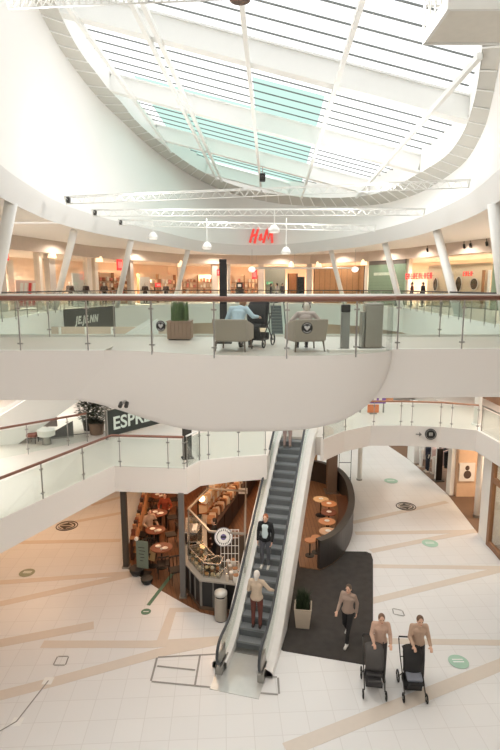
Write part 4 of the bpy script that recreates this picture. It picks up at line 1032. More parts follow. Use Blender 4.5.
# ------------------------------------------------------------------ middle storey
balustrade('glass balustrade with brown handrail along the left gallery edge', [(-8.6, 6), (-5.9, 11.65), (-4.22, 15.3), (-2.0, 15.1)], ZM+.08, 1.0, 1.5, RAILW, .04, curb=.02)
balustrade('short glass balustrade with white rail left of the escalator head', [(-1.93, 15.2), (-1.6, 15.85), (-.6, 16.2), (.5, 16.45)], ZM+.08, 1.0, 1.0, STEELW, .03, curb=.02)
balustrade('glass balustrade with light brown handrail along the right gallery edge', MIDR, ZM+.08, 1.0, 1.5, RAILL, .035, curb=.02)
balustrade('glass balustrade with slim rail along the gallery side by the wood-framed window', [(8.85, 19.3), (9.62, 4)], ZM+.08, 1.0, 1.5, STEEL, .03, curb=.02)
a, b = P(-20, 432, 5.25), P(86, 413.5, 5.25)
balustrade('rear balustrade with red-brown handrail on the left gallery, before the rising stair', [(a.x, a.y), (b.x, b.y)], ZM, 1.05, 1.4, RAILW, .04)
t = thing('upright_board', 'dark upright board at the corner of the left gallery balustrade', 'panel', (-2.05, 16.35, ZM), R(20))
MB().cbox((0, 0, .62), (.3, .08, 1.24)).build('panel', DARK, t, bevel=.01); MB().cbox((0, 0, .02), (.36, .3, .04)).build('foot', BLACK, t)
# rising stair flank behind the rear balustrade
t = thing('staircase', 'white-sided stair rising to the right behind the rear balustrade', 'staircase', (-9.3, 17.6, ZM), R(20))
m = MB(); L = 6.2; m.add([(0,0,-.05),(0,0,.75),(L,0,.75+L*.58),(L,0,L*.58-.2),(1.0,0,-.05)], [(0,1,2,3,4)]); m.add([(0,.12,-.05),(0,.12,.75),(L,.12,.75+L*.58),(L,.12,L*.58-.2),(1.0,.12,-.05)], [(4,3,2,1,0)])
m.add([(0,0,.75),(L,0,.75+L*.58),(L,.12,.75+L*.58),(0,.12,.75)], [(0,1,2,3)]); m.build('near_side', WHITE, t)
m = MB(); m.add([(0,1.3,-.05),(0,1.3,.75),(L,1.3,.75+L*.58),(L,1.3,L*.58-.2),(1.0,1.3,-.05)], [(0,1,2,3,4)]); m.build('far_side', WHITE, t)
for k in range(18): MB().box(.3+k*.32, .62+k*.32, .12, 1.3, k*.185-.12, .02+k*.185).build('tread', STEEL, t)
MB().box(-.1, L*.72, .5, .56, -.0, .01).build('base_line', DARK, t)
t = thing('dark_opening', 'dark triangular sheet standing in for the dark opening under the white stair', 'panel', (-8.2, 18.25, ZM), R(20))  # dark sheet added in place of the dark opening below the stair
m = MB(); m.prism([(.5, 0), (1.7, 0), (1.7, .62)], -.03, .03); 
for i, v in enumerate(m.v): m.v[i] = Vector((v.x, v.z, v.y))
m.build('panel', mat('opening_dark', (92, 90, 88), .6), t); MB().box(.5, 1.7, -.05, .05, 0, .05).build('foot_rail', STEEL, t)
c = P(47, 444, ZM)
t = thing('round_stool_table', 'small white round drum table behind the left balustrade', 'table', c)
MB().lathe([(.22, .30), (.30, .33), (.31, .52), (.30, .54), (.001, .55)], seg=24).build('drum', WHITE, t, smooth=False); MB().lathe([(.16, 0), (.12, .30)], seg=18).build('foot', STEEL, t)
t = thing('low_seat', 'small red-brown seat beside the white drum table', 'seat', c+Vector((-.55, .15, 0)))
MB().cbox((0, 0, .30), (.36, .36, .12)).build('cushion', mat('red_brown_fabric', (140, 84, 72), .8), t, bevel=.03)
for x in (-.13, .13):
    for y in (-.13, .13): MB().tube([(x, y, 0), (x, y, .25)], .015, 6).build('leg', BLACK, t)
c = P(45, 440, ZM)
t = thing('pinkish_panel', 'pinkish grey panel behind the white drum table', 'panel', c+Vector((-.05, .42, 0)))  # plain pinkish grey panel on a foot
MB().cbox((0, 0, .85), (.75, .06, .9)).build('panel', mat('pinkish_grey', (196, 178, 172), .5), t); MB().cbox((0, 0, .2), (.06, .05, .4)).cbox((0, 0, .02), (.5, .35, .04)).build('foot', STEEL, t)
# coffee-house barrier sign
a, b = P(107, 437, ZM+.1), P(172, 420, ZM+.1); a.z = b.z = 0
d = (b-a); L = d.length; rz = math.atan2(d.y, d.x)
t = thing('barrier_sign', 'long dark green-black barrier sign with white capitals beneath the footbridge', 'sign', (a.x, a.y, ZM), rz)
MB().box(0, L, -.03, .03, .10, 1.08).build('board', mat('sign_dark', (52, 58, 54), .5), t); MB().box(-.03, .03, -.05, .05, 0, 1.1).build('end_post', STEEL, t); MB().box(L-.03, L+.03, -.05, .05, 0, 1.1).build('end_post', STEEL, t)
text_mesh('lettering', 'ESPRESSO', .68, mat('sign_letters', (226, 238, 230), .5), upright((1.74, -.035, .53)), t, ext=.008, space=1.02, bold=.014)
# plant by the sign
def plant(label, loc, pot, h, w, n=260, potm=None, lm=LEAF):
    t = thing('potted_plant', label, 'plant', loc); r = pot
    MB().lathe([(r*.8, 0), (r, pot*1.6), (r*.9, pot*1.6), (r*.85, pot*1.4), (.001, pot*1.4)], seg=20).build('pot', potm or DARK, t)
    MB().tube([(0, 0, pot*1.3), (.02, 0, h*.6)], .025, 6).build('stem', WOODD, t)
    m = MB()
    for k in range(n):
        a = random.uniform(0, 6.28); u = random.random(); rr = w*math.sqrt(random.random())*math.sin(math.pi*(.15+.8*u)); c = Vector((rr*math.cos(a), rr*math.sin(a), pot*1.5+(h-pot*1.5)*u))
        x = Vector((math.cos(a), math.sin(a), random.uniform(-.3, .5))).normalized(); y = x.cross(Vector((0, 0, 1))).normalized(); l = random.uniform(.11, .19)
        m.add([c, c+x*l*.5+y*l*.28, c+x*l, c+x*l*.5-y*l*.28], [(0, 1, 2, 3)])
    m.build('foliage', lm, t); return t
plant('leafy potted plant left of the barrier sign', P(97, 434, ZM), .30, 1.3, .5, 900, mat('pot_taupe', (130, 108, 90), .6), mat('leaf_grey', (74, 78, 62), .6, var=.35, scale=10))
plant('second leafy plant just behind the left end of the barrier sign', P(89, 430, ZM), .24, 1.5, .42, 600, None, LEAFD)
# storefronts at the back left of the middle gallery
trim(MB().box(-16, -4.2, 27.0, 27.3, ZM, 7.7), mat('middle_front', (200, 182, 166), .6))
for k in range(8):
    x = -15.3+k*1.35; stru(MB().box(x, x+.10, 26.9, 27.0, ZM, 7.7).build('trim_pilaster' if not k else 'trim_pilaster.%03d' % k, WHITE))
t = thing('shop_curtain', 'greyish beige curtain hanging at the far left shopfront', 'curtain', (-11.6, 26.6, ZM))
m = MB(); pts = [(-1.2+2.4*k/40, .06*math.sin(k*1.6)) for k in range(41)]; m.ribbon(pts, .02, .05, 2.6); m.build('cloth', mat('curtain_grey', (168, 156, 146), .9), t); MB().tube([(-1.3, 0, 2.65), (1.3, 0, 2.65)], .02, 8).build('rod', STEEL, t)
# right part of the middle gallery
c = P(376, 411, ZM)
t = thing('purple_kiosk', 'purple and white sign board at the back of the right gallery', 'sign', (5.45, 22.7, ZM))
MB().box(-.6, .6, -.04, .04, .42, .86).build('board', mat('purple', (120, 84, 160), .5), t)
for x in (-.52, .52): MB().box(x-.03, x+.03, -.03, .03, 0, .42).build('leg', STEEL, t)
for k in range(4): MB().cbox((-.36+.24*k, -.045, .64), (.14, .01, .14)).build('printed_mark', PLATE, t)
t = thing('orange_panel', 'small orange panel below the purple sign board', 'panel', (5.45, 22.45, ZM))
MB().cbox((0, 0, .24), (.5, .05, .36)).build('panel', mat('orange', (226, 132, 84), .5), t); MB().cbox((0, 0, .03), (.3, .2, .06)).build('foot', STEEL, t)
column('white leaning column between the middle and upper galleries at right', (9.25, 20.6, ZM), (8.95, 19.9, 7.7), .14)
trim(MB().box(11.8, 12.0, 19, 27, ZM, 7.7), mat('brown_wall', (168, 130, 104), .6, scale=3, var=.1))
# ------------------------------------------------------------------ on the footbridge
def armchair(label, loc, rz):
    t = thing('armchair', label, 'armchair', loc, rz); m = FABG
    MB().cbox((0, .03, .40), (.60, .58, .14)).build('seat_cushion', mat('cushion_fabric', (160, 152, 142), .9, scale=40), t, bevel=.03)
    b = MB(); b.add([(-.38,-.36,.26),(.38,-.36,.26),(.38,-.26,.26),(-.38,-.26,.26),(-.41,-.42,.78),(.41,-.42,.78),(.41,-.33,.78),(-.41,-.33,.78)], [(3,2,1,0),(4,5,6,7),(0,1,5,4),(1,2,6,5),(2,3,7,6),(3,0,4,7)]); b.build('backrest', m, t, bevel=.025)
    for s in (-1, 1):
        b = MB(); x0, x1 = s*.30, s*.40
        b.add([(x0,-.30,.26),(x1,-.30,.26),(x1,.34,.26),(x0,.34,.26),(x0,-.36,.78),(x1+s*.01,-.36,.78),(x1+s*.01,.30,.62),(x0,.30,.62)], [(3,2,1,0),(4,5,6,7),(0,1,5,4),(1,2,6,5),(2,3,7,6),(3,0,4,7)]); b.build('armrest', m, t, bevel=.025)
        for y in (-.30, .28): MB().tube([(s*.33, y, .27), (s*.36, y*1.12, 0)], [.026, .017], 8).build('leg', mat('chair_leg_brown', (112, 98, 84), .5), t, smooth=True)
    MB().box(-.36, .36, -.30, .32, .24, .33).build('seat_frame', m, t)
    return t
armchair('grey tub armchair turned slightly right, holding the sitter in pale blue', (-.34, 10.95, 8.4), R(-14)).scale = (.90, .90, .86)
armchair('grey tub armchair behind the black round sticker, holding the white-haired sitter', (1.16, 10.95, 8.4), R(15)).scale = (.90, .90, .86)
SITF = dict(SIT, chest=(0,.06,.86), neck=(.02,.12,1.01), head=(.05,.22,1.10), shL=(-.18,.06,.97), shR=(.18,.08,.97))
person('seated person in pale blue shirt leaning towards the black pushchair', (-.26, 11.12, 8.36), R(-20), dict(SITF, wrR=(.36,.38,.78), elR=(.34,.08,.80)), (190, 212, 226), (60, 62, 70), (120, 104, 90), (150, 116, 88), vox=.012, H=1.58)
person('white-haired seated person in greyish pink top with dark headband, arms on the armrests', (1.18, 11.08, 8.36), R(4), dict(SIT, elL=(-.34,0,.78), elR=(.34,0,.78), wrL=(-.38,.22,.68), wrR=(.38,.22,.68), head=(.03,.08,1.09), neck=(0,.03,.98), chest=(0,0,.82), shL=(-.19,0,.94), shR=(.19,0,.94)), (196, 180, 176), (70, 66, 68), (60, 56, 54), (212, 204, 192), vox=.012, H=1.45)
r = [o for o in COL.objects if o.get('category') == 'person' and 'headband' in o['label']][0]
m = MB(); m.tube([(.03+.094*math.cos(R(a)), .075, 1.10+.115*math.sin(R(a))) for a in range(-10, 200, 15)], .016, 8); m.build('headband', BLACK, r, smooth=True)
make_stroller('black pushchair parked beside the sitter in pale blue on the footbridge', (.16, 11.75, 8.4), R(160), (34, 33, 34), (30, 30, 31))
t = thing('totem', 'tall slim black totem standing behind the left armchair', 'totem', (-.63, 12.4, 8.4))
MB().cbox((0, 0, .98), (.17, .14, 1.96)).build('body', BLACK, t, bevel=.01); MB().cbox((0, 0, .02), (.4, .35, .04)).build('base', DARK, t)
t = thing('planter', 'square wood-slatted planter with upright dark grass on the footbridge', 'planter', (-1.79, 13.35, 8.4))
wd = mat('slat_brown', (156, 128, 108), .6, scale=8, var=.15)
for k in range(6):
    for s in (-1, 1):
        MB().box(-.29+.098*k, -.20+.098*k, s*.28-.02, s*.28+.02, .03, .46).build('slat', wd, t)
        MB().box(s*.28-.02, s*.28+.02, -.25+.085*k, -.175+.085*k, .03, .46).build('slat', wd, t)
MB().box(-.26, .26, -.26, .26, 0, .40).build('liner', DARK, t); MB().box(-.31, .31, -.31, .31, .46, .48).build('rim', wd, t)
o = grass(MB(), 420, .20, .60, .10, .014).build('grass', mat('grass_green', (92, 116, 66), .6, var=.35, scale=12), t); o.location = (0, 0, .42)
t = thing('litter_bin', 'slim grey upright post bin with black top on the footbridge', 'bin', (2.0, 10.95, 8.4))
MB().box(-.085, .085, -.08, .08, 0, .80).build('body', mat('bin_grey', (150, 148, 144), .4, .4), t, bevel=.01); MB().box(-.09, .09, -.085, .085, .80, .96).build('head', BLACK, t, bevel=.02); MB().box(-.12, .12, -.11, .11, 0, .03).build('base', DARK, t)
t = thing('litter_bin', 'large brushed metal bin pair right of the slim post bin', 'bin', (2.66, 11.25, 8.4))
MB().box(-.20, .17, -.16, .16, .03, .95).build('body', mat('bin_metal', (172, 166, 158), .3, .7), t, bevel=.015); MB().box(-.27, -.21, -.14, .14, .03, .80).build('side_box', STEEL, t, bevel=.01)
MB().box(-.21, .18, -.17, .17, .95, .98).build('lid', CHROME, t); MB().box(-.28, .17, -.15, .15, 0, .03).build('base', DARK, t)
for lb, px, py in (('round black sticker with white mark on the glass before the wooden planter', 161, 326), ('round black sticker with white mark on the glass before the white-haired sitter', 307, 328)):
    for Y in (9.6,):
        d = ray(px, py); best = None
        for a, b in zip(FRONT, FRONT[1:]):
            n = Vector((-(b[1]-a[1]), b[0]-a[0])); t_ = (n.x*a[0]+n.y*a[1])/(n.x*d[0]+n.y*d[1]); q = Vector((d[0]*t_, d[1]*t_, EZ+d[2]*t_))
            if min(a[0], b[0]) <= q.x <= max(a[0], b[0]): best = (q, math.atan2(b[1]-a[1], b[0]-a[0]))
    q, a = best; t = thing('glass_sticker', lb, 'sticker', q, a)
    disc(.105, -.012, -.004).build('disc', BLACK, t); gm = mat('sticker_grey', (196, 196, 194), .5)
    m = MB()
    for s in (-1, 1): m.add([(0,-.014,-.05),(s*.055,-.014,.01),(s*.05,-.014,.04),(s*.02,-.014,.045),(0,-.014,.02)], [(0,1,2,3,4)])
    m.build('mark', gm, t)
    for s in (-1, 1): MB().tube([(.082*math.cos(R(x)), -.014, s*.082*math.sin(R(x))) for x in range(35, 150, 12)], .006, 6).build('ring_letter', gm, t)

# ------------------------------------------------------------------ signs on drum and gallery fronts
RB = mat('red_letters', (230, 70, 62), .5, emit=.6)
def hm_letters(parent, sc, mm, y=-.02, thick=.095):
    def stroke(name, *paths):
        m = MB()
        for p in paths: m.tube([(x*sc, y, z*sc) for x, z in p], thick*sc, 6)
        m.build(name, mm, parent, smooth=True)
    stroke('letter_h', [(-.86, -.52), (-.72, 0), (-.56, .52)], [(-.52, -.58), (-.40, 0), (-.22, .55)], [(-.80, -.12), (-.55, .02), (-.28, .06)])
    stroke('ampersand', [(-.04, -.34), (-.16, -.30), (-.12, -.14), (.0, -.02), (-.02, .10), (-.10, .04), (.04, -.34)])
    stroke('letter_m', [(.14, -.55), (.28, 0), (.42, .54), (.48, -.30), (.78, .56), (.76, 0), (.80, -.54)])
q = PY(261.5, 235.5, 40.7)
t = thing('red_sign', 'large slanted red letters H&M on the far wall of the drum', 'sign', q)
hm_letters(t, 1.02, RB)
for px in (-.6, .6): MB().tube([(px, 0, -.2), (px, 1.3, -.2)], .02, 6).build('bracket', STEEL, t)
e0, e1 = Vector((-10.52, 29.1, 0)), Vector((-9.25, 35.2, 0)); dd = e1-e0; L = dd.length
t = thing('banner', 'dark banner with slanted white capitals on the far left gallery front', 'banner', (e0.x+.12, e0.y, 6.6), math.atan2(dd.y, dd.x))
MB().box(0, L, -.05, -.02, 0, 1.9).build('sheet', mat('banner_dark', (74, 72, 68), .6), t)
for z in (0, 1.9): MB().box(0, L, -.06, -.01, z-.02, z+.02).build('edge_rail', DARK, t)
text_mesh('lettering', 'JE.JE.NN', .6, mat('banner_letters', (228, 226, 220), .5), upright((L*.40, -.055, 1.22)), t, shear=.3, ext=.006, space=1.25, bold=.03)

# ------------------------------------------------------------------ shops round the upper gallery
def on_shop(px, inset=0):                # ground point on the shop line seen at this bearing
    d = ray(px, 288); best = None
    for a, b in zip(SHOP, SHOP[1:]):
        n = Vector((-(b[1]-a[1]), b[0]-a[0])); den = n.x*d[0]+n.y*d[1]
        if abs(den) < 1e-6: continue
        t_ = (n.x*a[0]+n.y*a[1])/den
        q = Vector((d[0]*t_, d[1]*t_, ZT))
        if t_ > 0 and min(a[0], b[0])-.01 <= q.x <= max(a[0], b[0])+.01 and min(a[1], b[1])-.01 <= q.y <= max(a[1], b[1])+.01:
            if best is None or q.y > best[0].y: best = (q, math.atan2(b[1]-a[1], b[0]-a[0]))
    q, a = best; q = q.copy(); q += Vector((d[0], d[1], 0)).normalized()*inset
    return q, a
PIER = mat('pier_grey', (186, 176, 166), .6); PIERL = mat('pier_light', (226, 214, 200), .6)
for px, w, mm in ((2, .7, PIER), (41.5, .25, PIERL), (53, .6, PIER), (90, .4, PIERL), (97, .3, PIERL), (132, .35, PIER), (180, .3, PIERL), (215, .5, PIERL), (229, .25, PIER), (261, .5, PIERL), (309, .5, PIER), (366, .3, PIERL), (406, .4, PIERL)):
    q, a = on_shop(px); d = Vector((math.cos(a), math.sin(a)))
    trim(MB().ribbon([(q.x-d.x*w/2, q.y-d.y*w/2), (q.x+d.x*w/2, q.y+d.y*w/2)], .35, ZT, 11.84, o0=-.05), mm)
stru(MB().ribbon(SHOP[2:12], .02, ZT, 11.83, o0=.1).build('window_4', GLASSD))
def panel_at(name, label, cat, px0, px1, zlo, zhi, mm, inset=.5, thick=.06, frame=None):
    (a, _), (b, _) = on_shop(px0, inset), on_shop(px1, inset); d = b-a
    t = thing(name, label, cat, (a.x, a.y, ZT), math.atan2(d.y, d.x)); L = d.length
    MB().box(0, L, 0, thick, zlo, zhi).build('panel', mm, t)
    if frame:
        m = MB()
        for x in (0, L): m.box(x-.05, x+.05, -.03, thick+.02, 0, zhi)
        m.build('frame', frame, t)
    else: MB().box(0, L, -.02, thick+.05, 0, .05).build('foot', DARK, t)
    return t, L
# green shopfront with pale lettering
GRS = mat('green_shop', (128, 150, 128), .5, scale=2, var=.08)
t, L = panel_at('shop_shutter', 'broad green shopfront shutter with pale lettering right of the orange wood wall', 'shopfront', 368, 404.5, 0, 3.1, GRS, -.35, .1)
MB().box(0, L, .02, .1, 3.1, 3.42).build('dark_header', mat('header_dark', (96, 88, 82), .6), t)
for k in range(16): MB().box(L*.16+k*L*.035, L*.16+k*L*.035+L*.022, -.02, 0, 2.28, 2.50).build('pale_letter', mat('pale_letters', (206, 216, 200), .5), t)
for k in range(8): MB().box(0, L, -.01, 0, .25+.25*k, .265+.25*k).build('seam', mat('green_seam', (108, 130, 110), .5), t)
t, L = panel_at('shop_pier', 'green pier at the right border of the upper gallery', 'pier', 491, 503, 0, 3.4, GRS, -.5, .3)
# red lettering bands
def red_letters(label, px0, px1, z, h, n, inset=-.3, mm=RED):
    (a, _), (b, _) = on_shop(px0, inset), on_shop(px1, inset); d = b-a; L = d.length
    t = thing('red_sign', label, 'sign', (a.x, a.y, ZT+z), math.atan2(d.y, d.x))
    MB().box(0, L, .0, .04, -h*.05, h*.05).build('rail', DARK, t)
    for k in range(n):
        x = L*(k+.15)/n; w = L/n*.62; m = MB(); kind = k % 4
        m.box(x, x+w*.28, -.04, 0, -h/2, h/2)
        if kind in (0, 1): m.box(x+w*.28, x+w, -.04, 0, h*.28, h/2)
        if kind in (0, 2): m.box(x+w*.28, x+w, -.04, 0, -h/2, -h*.28)
        if kind in (1, 3): m.box(x+w*.7, x+w, -.04, 0, -h/2, h/2)
        m.build('letter', mm, t)
red_letters('long glowing red lettering above the shop right of the green shutter', 405, 432, 2.15, .42, 10)
red_letters('short faint red lettering among the oval mirrors at right', 462, 472, 2.2, .3, 4, .3)
for lb, px, zc, w, h in (('square red lamp sign high at the far left border', 8, 3.0, .38, .42), ('red and white wall sign left of the third leaning column', 120.5, 3.0, .5, .8), ('small red sign high beside the black totem', 219.5, 2.65, .45, .55), ('small red sign on a back wall, left of the slim column', 158, 1.55, .6, .35), ('pinkish red hanging sign beside the light pier, below the H&M letters', 254.5, 2.5, .45, .8)):
    q, a = on_shop(px, -.5 if zc > 2 else .6); t = thing('red_sign', lb, 'sign', (q.x, q.y, ZT+zc), a)
    MB().box(-w/2, w/2, -.06, .06, -h/2, h/2).build('box', RED, t)
    m = MB()
    for k in (-1, 0, 1): m.box(k*w*.27-w*.05, k*w*.27+w*.05, -.075, -.06, -h*.28, h*.28)
    m.build('white_mark', PLATE, t)
    MB().box(-.03, .03, 0, .5, h*.3, h*.3+.04).build('arm', STEEL, t)
# striped poster
t, L = panel_at('poster', 'poster of slanted red and white bars in the far left shop window', 'poster', 16, 36, .15, 1.75, mat('poster_pale', (232, 196, 186), .6), .3)
for k in range(4):
    x = L*(.13+.21*k); m = MB(); m.add([(x,-.01,.75),(x+.26,-.01,.75),(x+.42,-.01,1.6),(x+.16,-.01,1.6)], [(0,1,2,3)]); m.build('bar', [PLATE, PLATE, REDP, PLATE][k], t)
    m = MB(); m.add([(x-.04,-.01,.25),(x+.24,-.01,.25),(x+.26,-.01,.75),(x,-.01,.75)], [(0,1,2,3)]); m.build('bar', REDP, t)
# bright panels and wood walls
panel_at('display_board', 'bright white display panel behind the dark mannequins', 'display', 73, 84, 0, 2.3, WHITE, .9)
panel_at('display_board', 'tall cream display panel at the left of the poster shop', 'panel', 9, 15, 0, 2.9, PIERL, 1.2)
panel_at('display_board', 'light panel with pale pictures in the shop left of the slim column', 'panel', 140, 150, 0, 2.2, PLATE, 1.4)
t, L = panel_at('wood_wall', 'orange wood wall panel right of the dark doorway', 'wall panel', 314, 364, 0, 3.1, mat('wall_orange', (212, 156, 112), .5, scale=5, var=.12), .2, frame=WOODD)
for k in range(9): MB().box(L*k/9+.02, L*k/9+.06, -.02, 0, 0, 3.1).build('groove', WOODM, t)
t, L = panel_at('wood_wall', 'narrow orange wood wall panel left of the dark doorway', 'wall panel', 288, 297, 0, 2.6, WOODO, .2, frame=WOODD)
t, L = panel_at('doorway', 'dark doorway between the two orange wood panels', 'door', 297.5, 304, 0, 2.3, BLACK, .25, frame=WOODD)
t, L = panel_at('partition', 'grey green partition with exit sign beside the light pier', 'partition', 265, 285, 0, 3.2, mat('grey_green_wall', (176, 168, 152), .6), .3)
q, a = on_shop(269.5, .1); t = thing('exit_sign', 'small green exit sign on the grey green partition', 'sign', (q.x, q.y, ZT+1.75), a)
MB().box(-.28, .28, -.03, .05, -.12, .12).build('box', mat('exit_green', (96, 176, 130), .5, emit=.5), t); m = MB(); m.ball((-.05, -.035, .05), (.03, .01, .03)); m.box(-.08, 0, -.04, -.03, -.07, .02).box(.06, .2, -.04, -.03, -.02, .02); m.build('white_figure', PLATE, t)
t = thing('kiosk', 'dark kiosk cabinet right of the black totem in front of warm shelves', 'kiosk', on_shop(239.5, -1.0)[0])
MB().cbox((0, 0, .6), (.75, .5, 1.2)).build('body', DARK, t, bevel=.03); MB().cbox((0, 0, 1.5), (.55, .12, .55)).build('screen', BLACK, t); MB().cbox((0, -.07, 1.52), (.3, .01, .25)).build('mark', PLATE, t); MB().cbox((0, 0, .02), (.8, .55, .04)).build('base', STEEL, t)
# oval mirrors
for px, lb, ry, rxx in ((435.5, 'dark oval mirror just left of the big leaning column', .46, .26), (458.5, 'dark oval mirror with brown tint right of the big leaning column', .52, .30), (474, 'greyish round mirror farthest right', .38, .34)):
    q, a = on_shop(px, 1.0); t = thing('oval_mirror', lb, 'mirror', (q.x, q.y, ZT+1.55), a)
    m = disc(1, -.03, .0, 28); 
    for i, v in enumerate(m.v): m.v[i] = Vector((v.x*rxx, v.y, v.z*ry))
    m.build('glass', mat('mirror_dark', (84, 74, 60), .25), t)
    MB().tube([(rxx*math.cos(2*math.pi*k/28), -.03, ry*math.sin(2*math.pi*k/28)) for k in range(28)], .03, 6, closed=True).build('rim', PIERL, t, smooth=True)
panel_at('display_wall', 'cream display wall carrying the oval mirrors', 'wall panel', 427, 490, 0, 2.9, mat('cream_display', (226, 206, 176), .6), 1.12)
for k, (px, lb) in enumerate(((450, 'slim cream upright panel between the two oval mirrors'), (481, 'slim brown upright panel near the right green pier'), (487, 'pale upright panel next to the right green pier'))):
    panel_at('upright_display', lb, 'panel', px, px+2.5, 0, 2.4, [PIERL, WOODM, WHITE][k], .7)
# shelves of goods in the warm shops
SHC = [(226, 176, 140), (238, 206, 176), (180, 120, 90), (244, 230, 214), (210, 130, 112), (150, 112, 92), (234, 192, 156)]
def shelf_unit(label, px0, px1, inset, rows, n, gl):
    (a, _), (b, _) = on_shop(px0, inset), on_shop(px1, inset); d = b-a; L = d.length; rz = math.atan2(d.y, d.x)
    t = thing('shelf_unit', label, 'shelf', (a.x, a.y, ZT), rz)
    MB().box(0, L, .30, .34, 0, 2.5).build('back_panel', mat('shelf_peach', (240, 210, 180), .6), t)
    for x in (0, L/2, L): MB().box(x-.02, x+.02, 0, .32, 0, 2.5).build('upright', WOODM, t)
    M = Matrix.Translation((a.x, a.y, ZT)) @ Matrix.Rotation(rz, 4, 'Z')
    for r in range(rows):
        z = .35+2.0*r/rows; MB().box(0, L, 0, .32, z-.03, z).build('shelf_board', WOODM, t)
        for k in range(n):
            c = random.choice(SHC); h = .22+.2*random.random(); w = L/n*.3
            if abs((k+.5)/n-.5) < .25/n: continue
            o = MB().box(-w, w, -.1, .1, 0, h).build('packed_item', mat('shelf_%d_%d_%d' % c, c, .8), bevel=.015); o.location = M @ Vector((L*(k+.5)/n, .15, z+.001)); o.rotation_euler = (0, 0, rz)
            tag(o, 'folded or boxed item on '+label, 'goods', gl)
shelf_unit('the warm shelf left of the black totem', 183, 213, 2.2, 4, 9, 'goods on the shelf left of the totem')
shelf_unit('the warm shelf right of the black totem', 231, 258, 2.2, 4, 8, 'goods on the shelf right of the totem')
shelf_unit('the shelf between second and third columns', 100, 128, 2.4, 4, 8, 'goods between second and third columns')
shelf_unit('the shelf behind the small red sign', 140, 176, 2.6, 3, 10, 'goods behind the small red sign')
# mannequins (one made, the rest copied)
mq = mannequin('dark-clothed mannequin just left of the bright white panel', *on_shop(70, .35)[0][:2], ZT, R(180), (66, 48, 40), (54, 44, 40), 'mannequins in the upper shop windows')
for k, (px, ins, lb) in enumerate(((86, .4, 'dark-clothed mannequin right of the bright white panel'), (94.5, .6, 'dark-clothed mannequin between two slim piers left of the shelf shop'), (145, .8, 'mannequin left of the small red back-wall sign'), (166, .8, 'mannequin right of the small red back-wall sign'), (104, .9, 'mannequin in front of the shelf shop, far left'), (411, .8, 'mannequin below the left end of the glowing red lettering'))):
    dup(mq, tuple(on_shop(px, ins)[0][:2])+(ZT,), R(160+10*k), lb)
# visitors along the far railing
vis = [(271, -1.8, (60, 56, 58), 'in dark coat nearest the exit sign'), (277, -2.4, (196, 190, 186), 'in pale grey behind the far escalator'), (282.5, -1.5, (74, 70, 74), 'in charcoal left of the dark doorway'), (397, -2.2, (206, 196, 186), 'in cream just left of the light pier by the green shutter'), (412, -2.0, (92, 60, 54), 'in maroon beneath the red lettering'), (423, -1.4, (52, 50, 54), 'in black beneath the red lettering')]
p0 = None
for px, ins, c, lb in vis:
    q = on_shop(px, ins)[0]
    person('small distant visitor '+lb, (q.x, q.y, ZT), R(random.uniform(0, 360)), STAND, c, (60, 58, 62), hair=(70, 52, 40), vox=.022, hands=False)
# conical wall lamps on the bulkhead
for k, (px, lb) in enumerate(((54, 'warm conical wall lamp above the grey pier at left'), (100.5, 'warm conical wall lamp left of the red and white wall sign'), (181, 'warm conical wall lamp by the slim leaning column'), (291, 'warm lamp above the narrow orange wood panel'), (318, 'warm lamp above the left of the wide orange wood wall'), (363, 'warm orange lamp left of the green shutter'))):
    q, a = on_shop(px, -.25); t = thing('wall_lamp', lb, 'lamp', (q.x, q.y, 12.0))
    MB().lathe([(.28, -.45), (.20, -.1), (.10, .06), (.001, .08)], seg=18).build('shade', mat('lamp_warm', (255, 226, 190), .5, emit=1.2), t, smooth=True); MB().tube([(0, 0, .05), (0, .3, .05)], .025, 6).build('arm', STEEL, t)
# long white light tube crossing before the far shops, with two round lamps
a, b = PY(255, 268, 44), PY(368, 268, 44)
t = thing('light_tube', 'long thin white light tube hung across the far shopfronts', 'lamp', a); L = (b-a).length
MB().tube([(0, 0, 0), (L, 0, 0)], .075, 10).build('tube', STEELW, t, smooth=True)
for x in (.1, L*.35, L*.68, L-.1): MB().tube([(x, 0, .07), (x, 0, 12.59-a.z)], .012, 6).build('wire', STEEL, t)
for px, lb in ((252, 'white globe lamp at the left end of the long light tube'), (355, 'white globe lamp near the right end of the long light tube')):
    q = PY(px, 269.5, 37.8); t = thing('globe_lamp', lb, 'lamp', q); MB().ball((0, 0, 0), (.26, .26, .2), 16).build('globe', mat('globe_white', (255, 248, 238), .4, emit=.8), t, smooth=True); MB().tube([(0, 0, .2), (0, 0, 12.4-q.z)], .012, 6).build('rod', STEEL, t)
# track spots at right
for px in (425, 461, 467, 483):
    q, a = on_shop(px, -.6); q.z = 12.6
    t = thing('track_spot', {425: 'small dark ceiling spot above the glowing red lettering', 461: 'small dark ceiling spot above the second oval mirror, left of two', 467: 'small dark ceiling spot above the second oval mirror, right of two', 483: 'small dark ceiling spot nearest the right green pier'}[px], 'spotlight', q)
    MB().tube([(0, 0, 0), (0, 0, -.22)], .02, 6).build('stem', BLACK, t); MB().tube([(0, 0, -.2), (0, -.12, -.42)], .075, 10).build('head', BLACK, t)
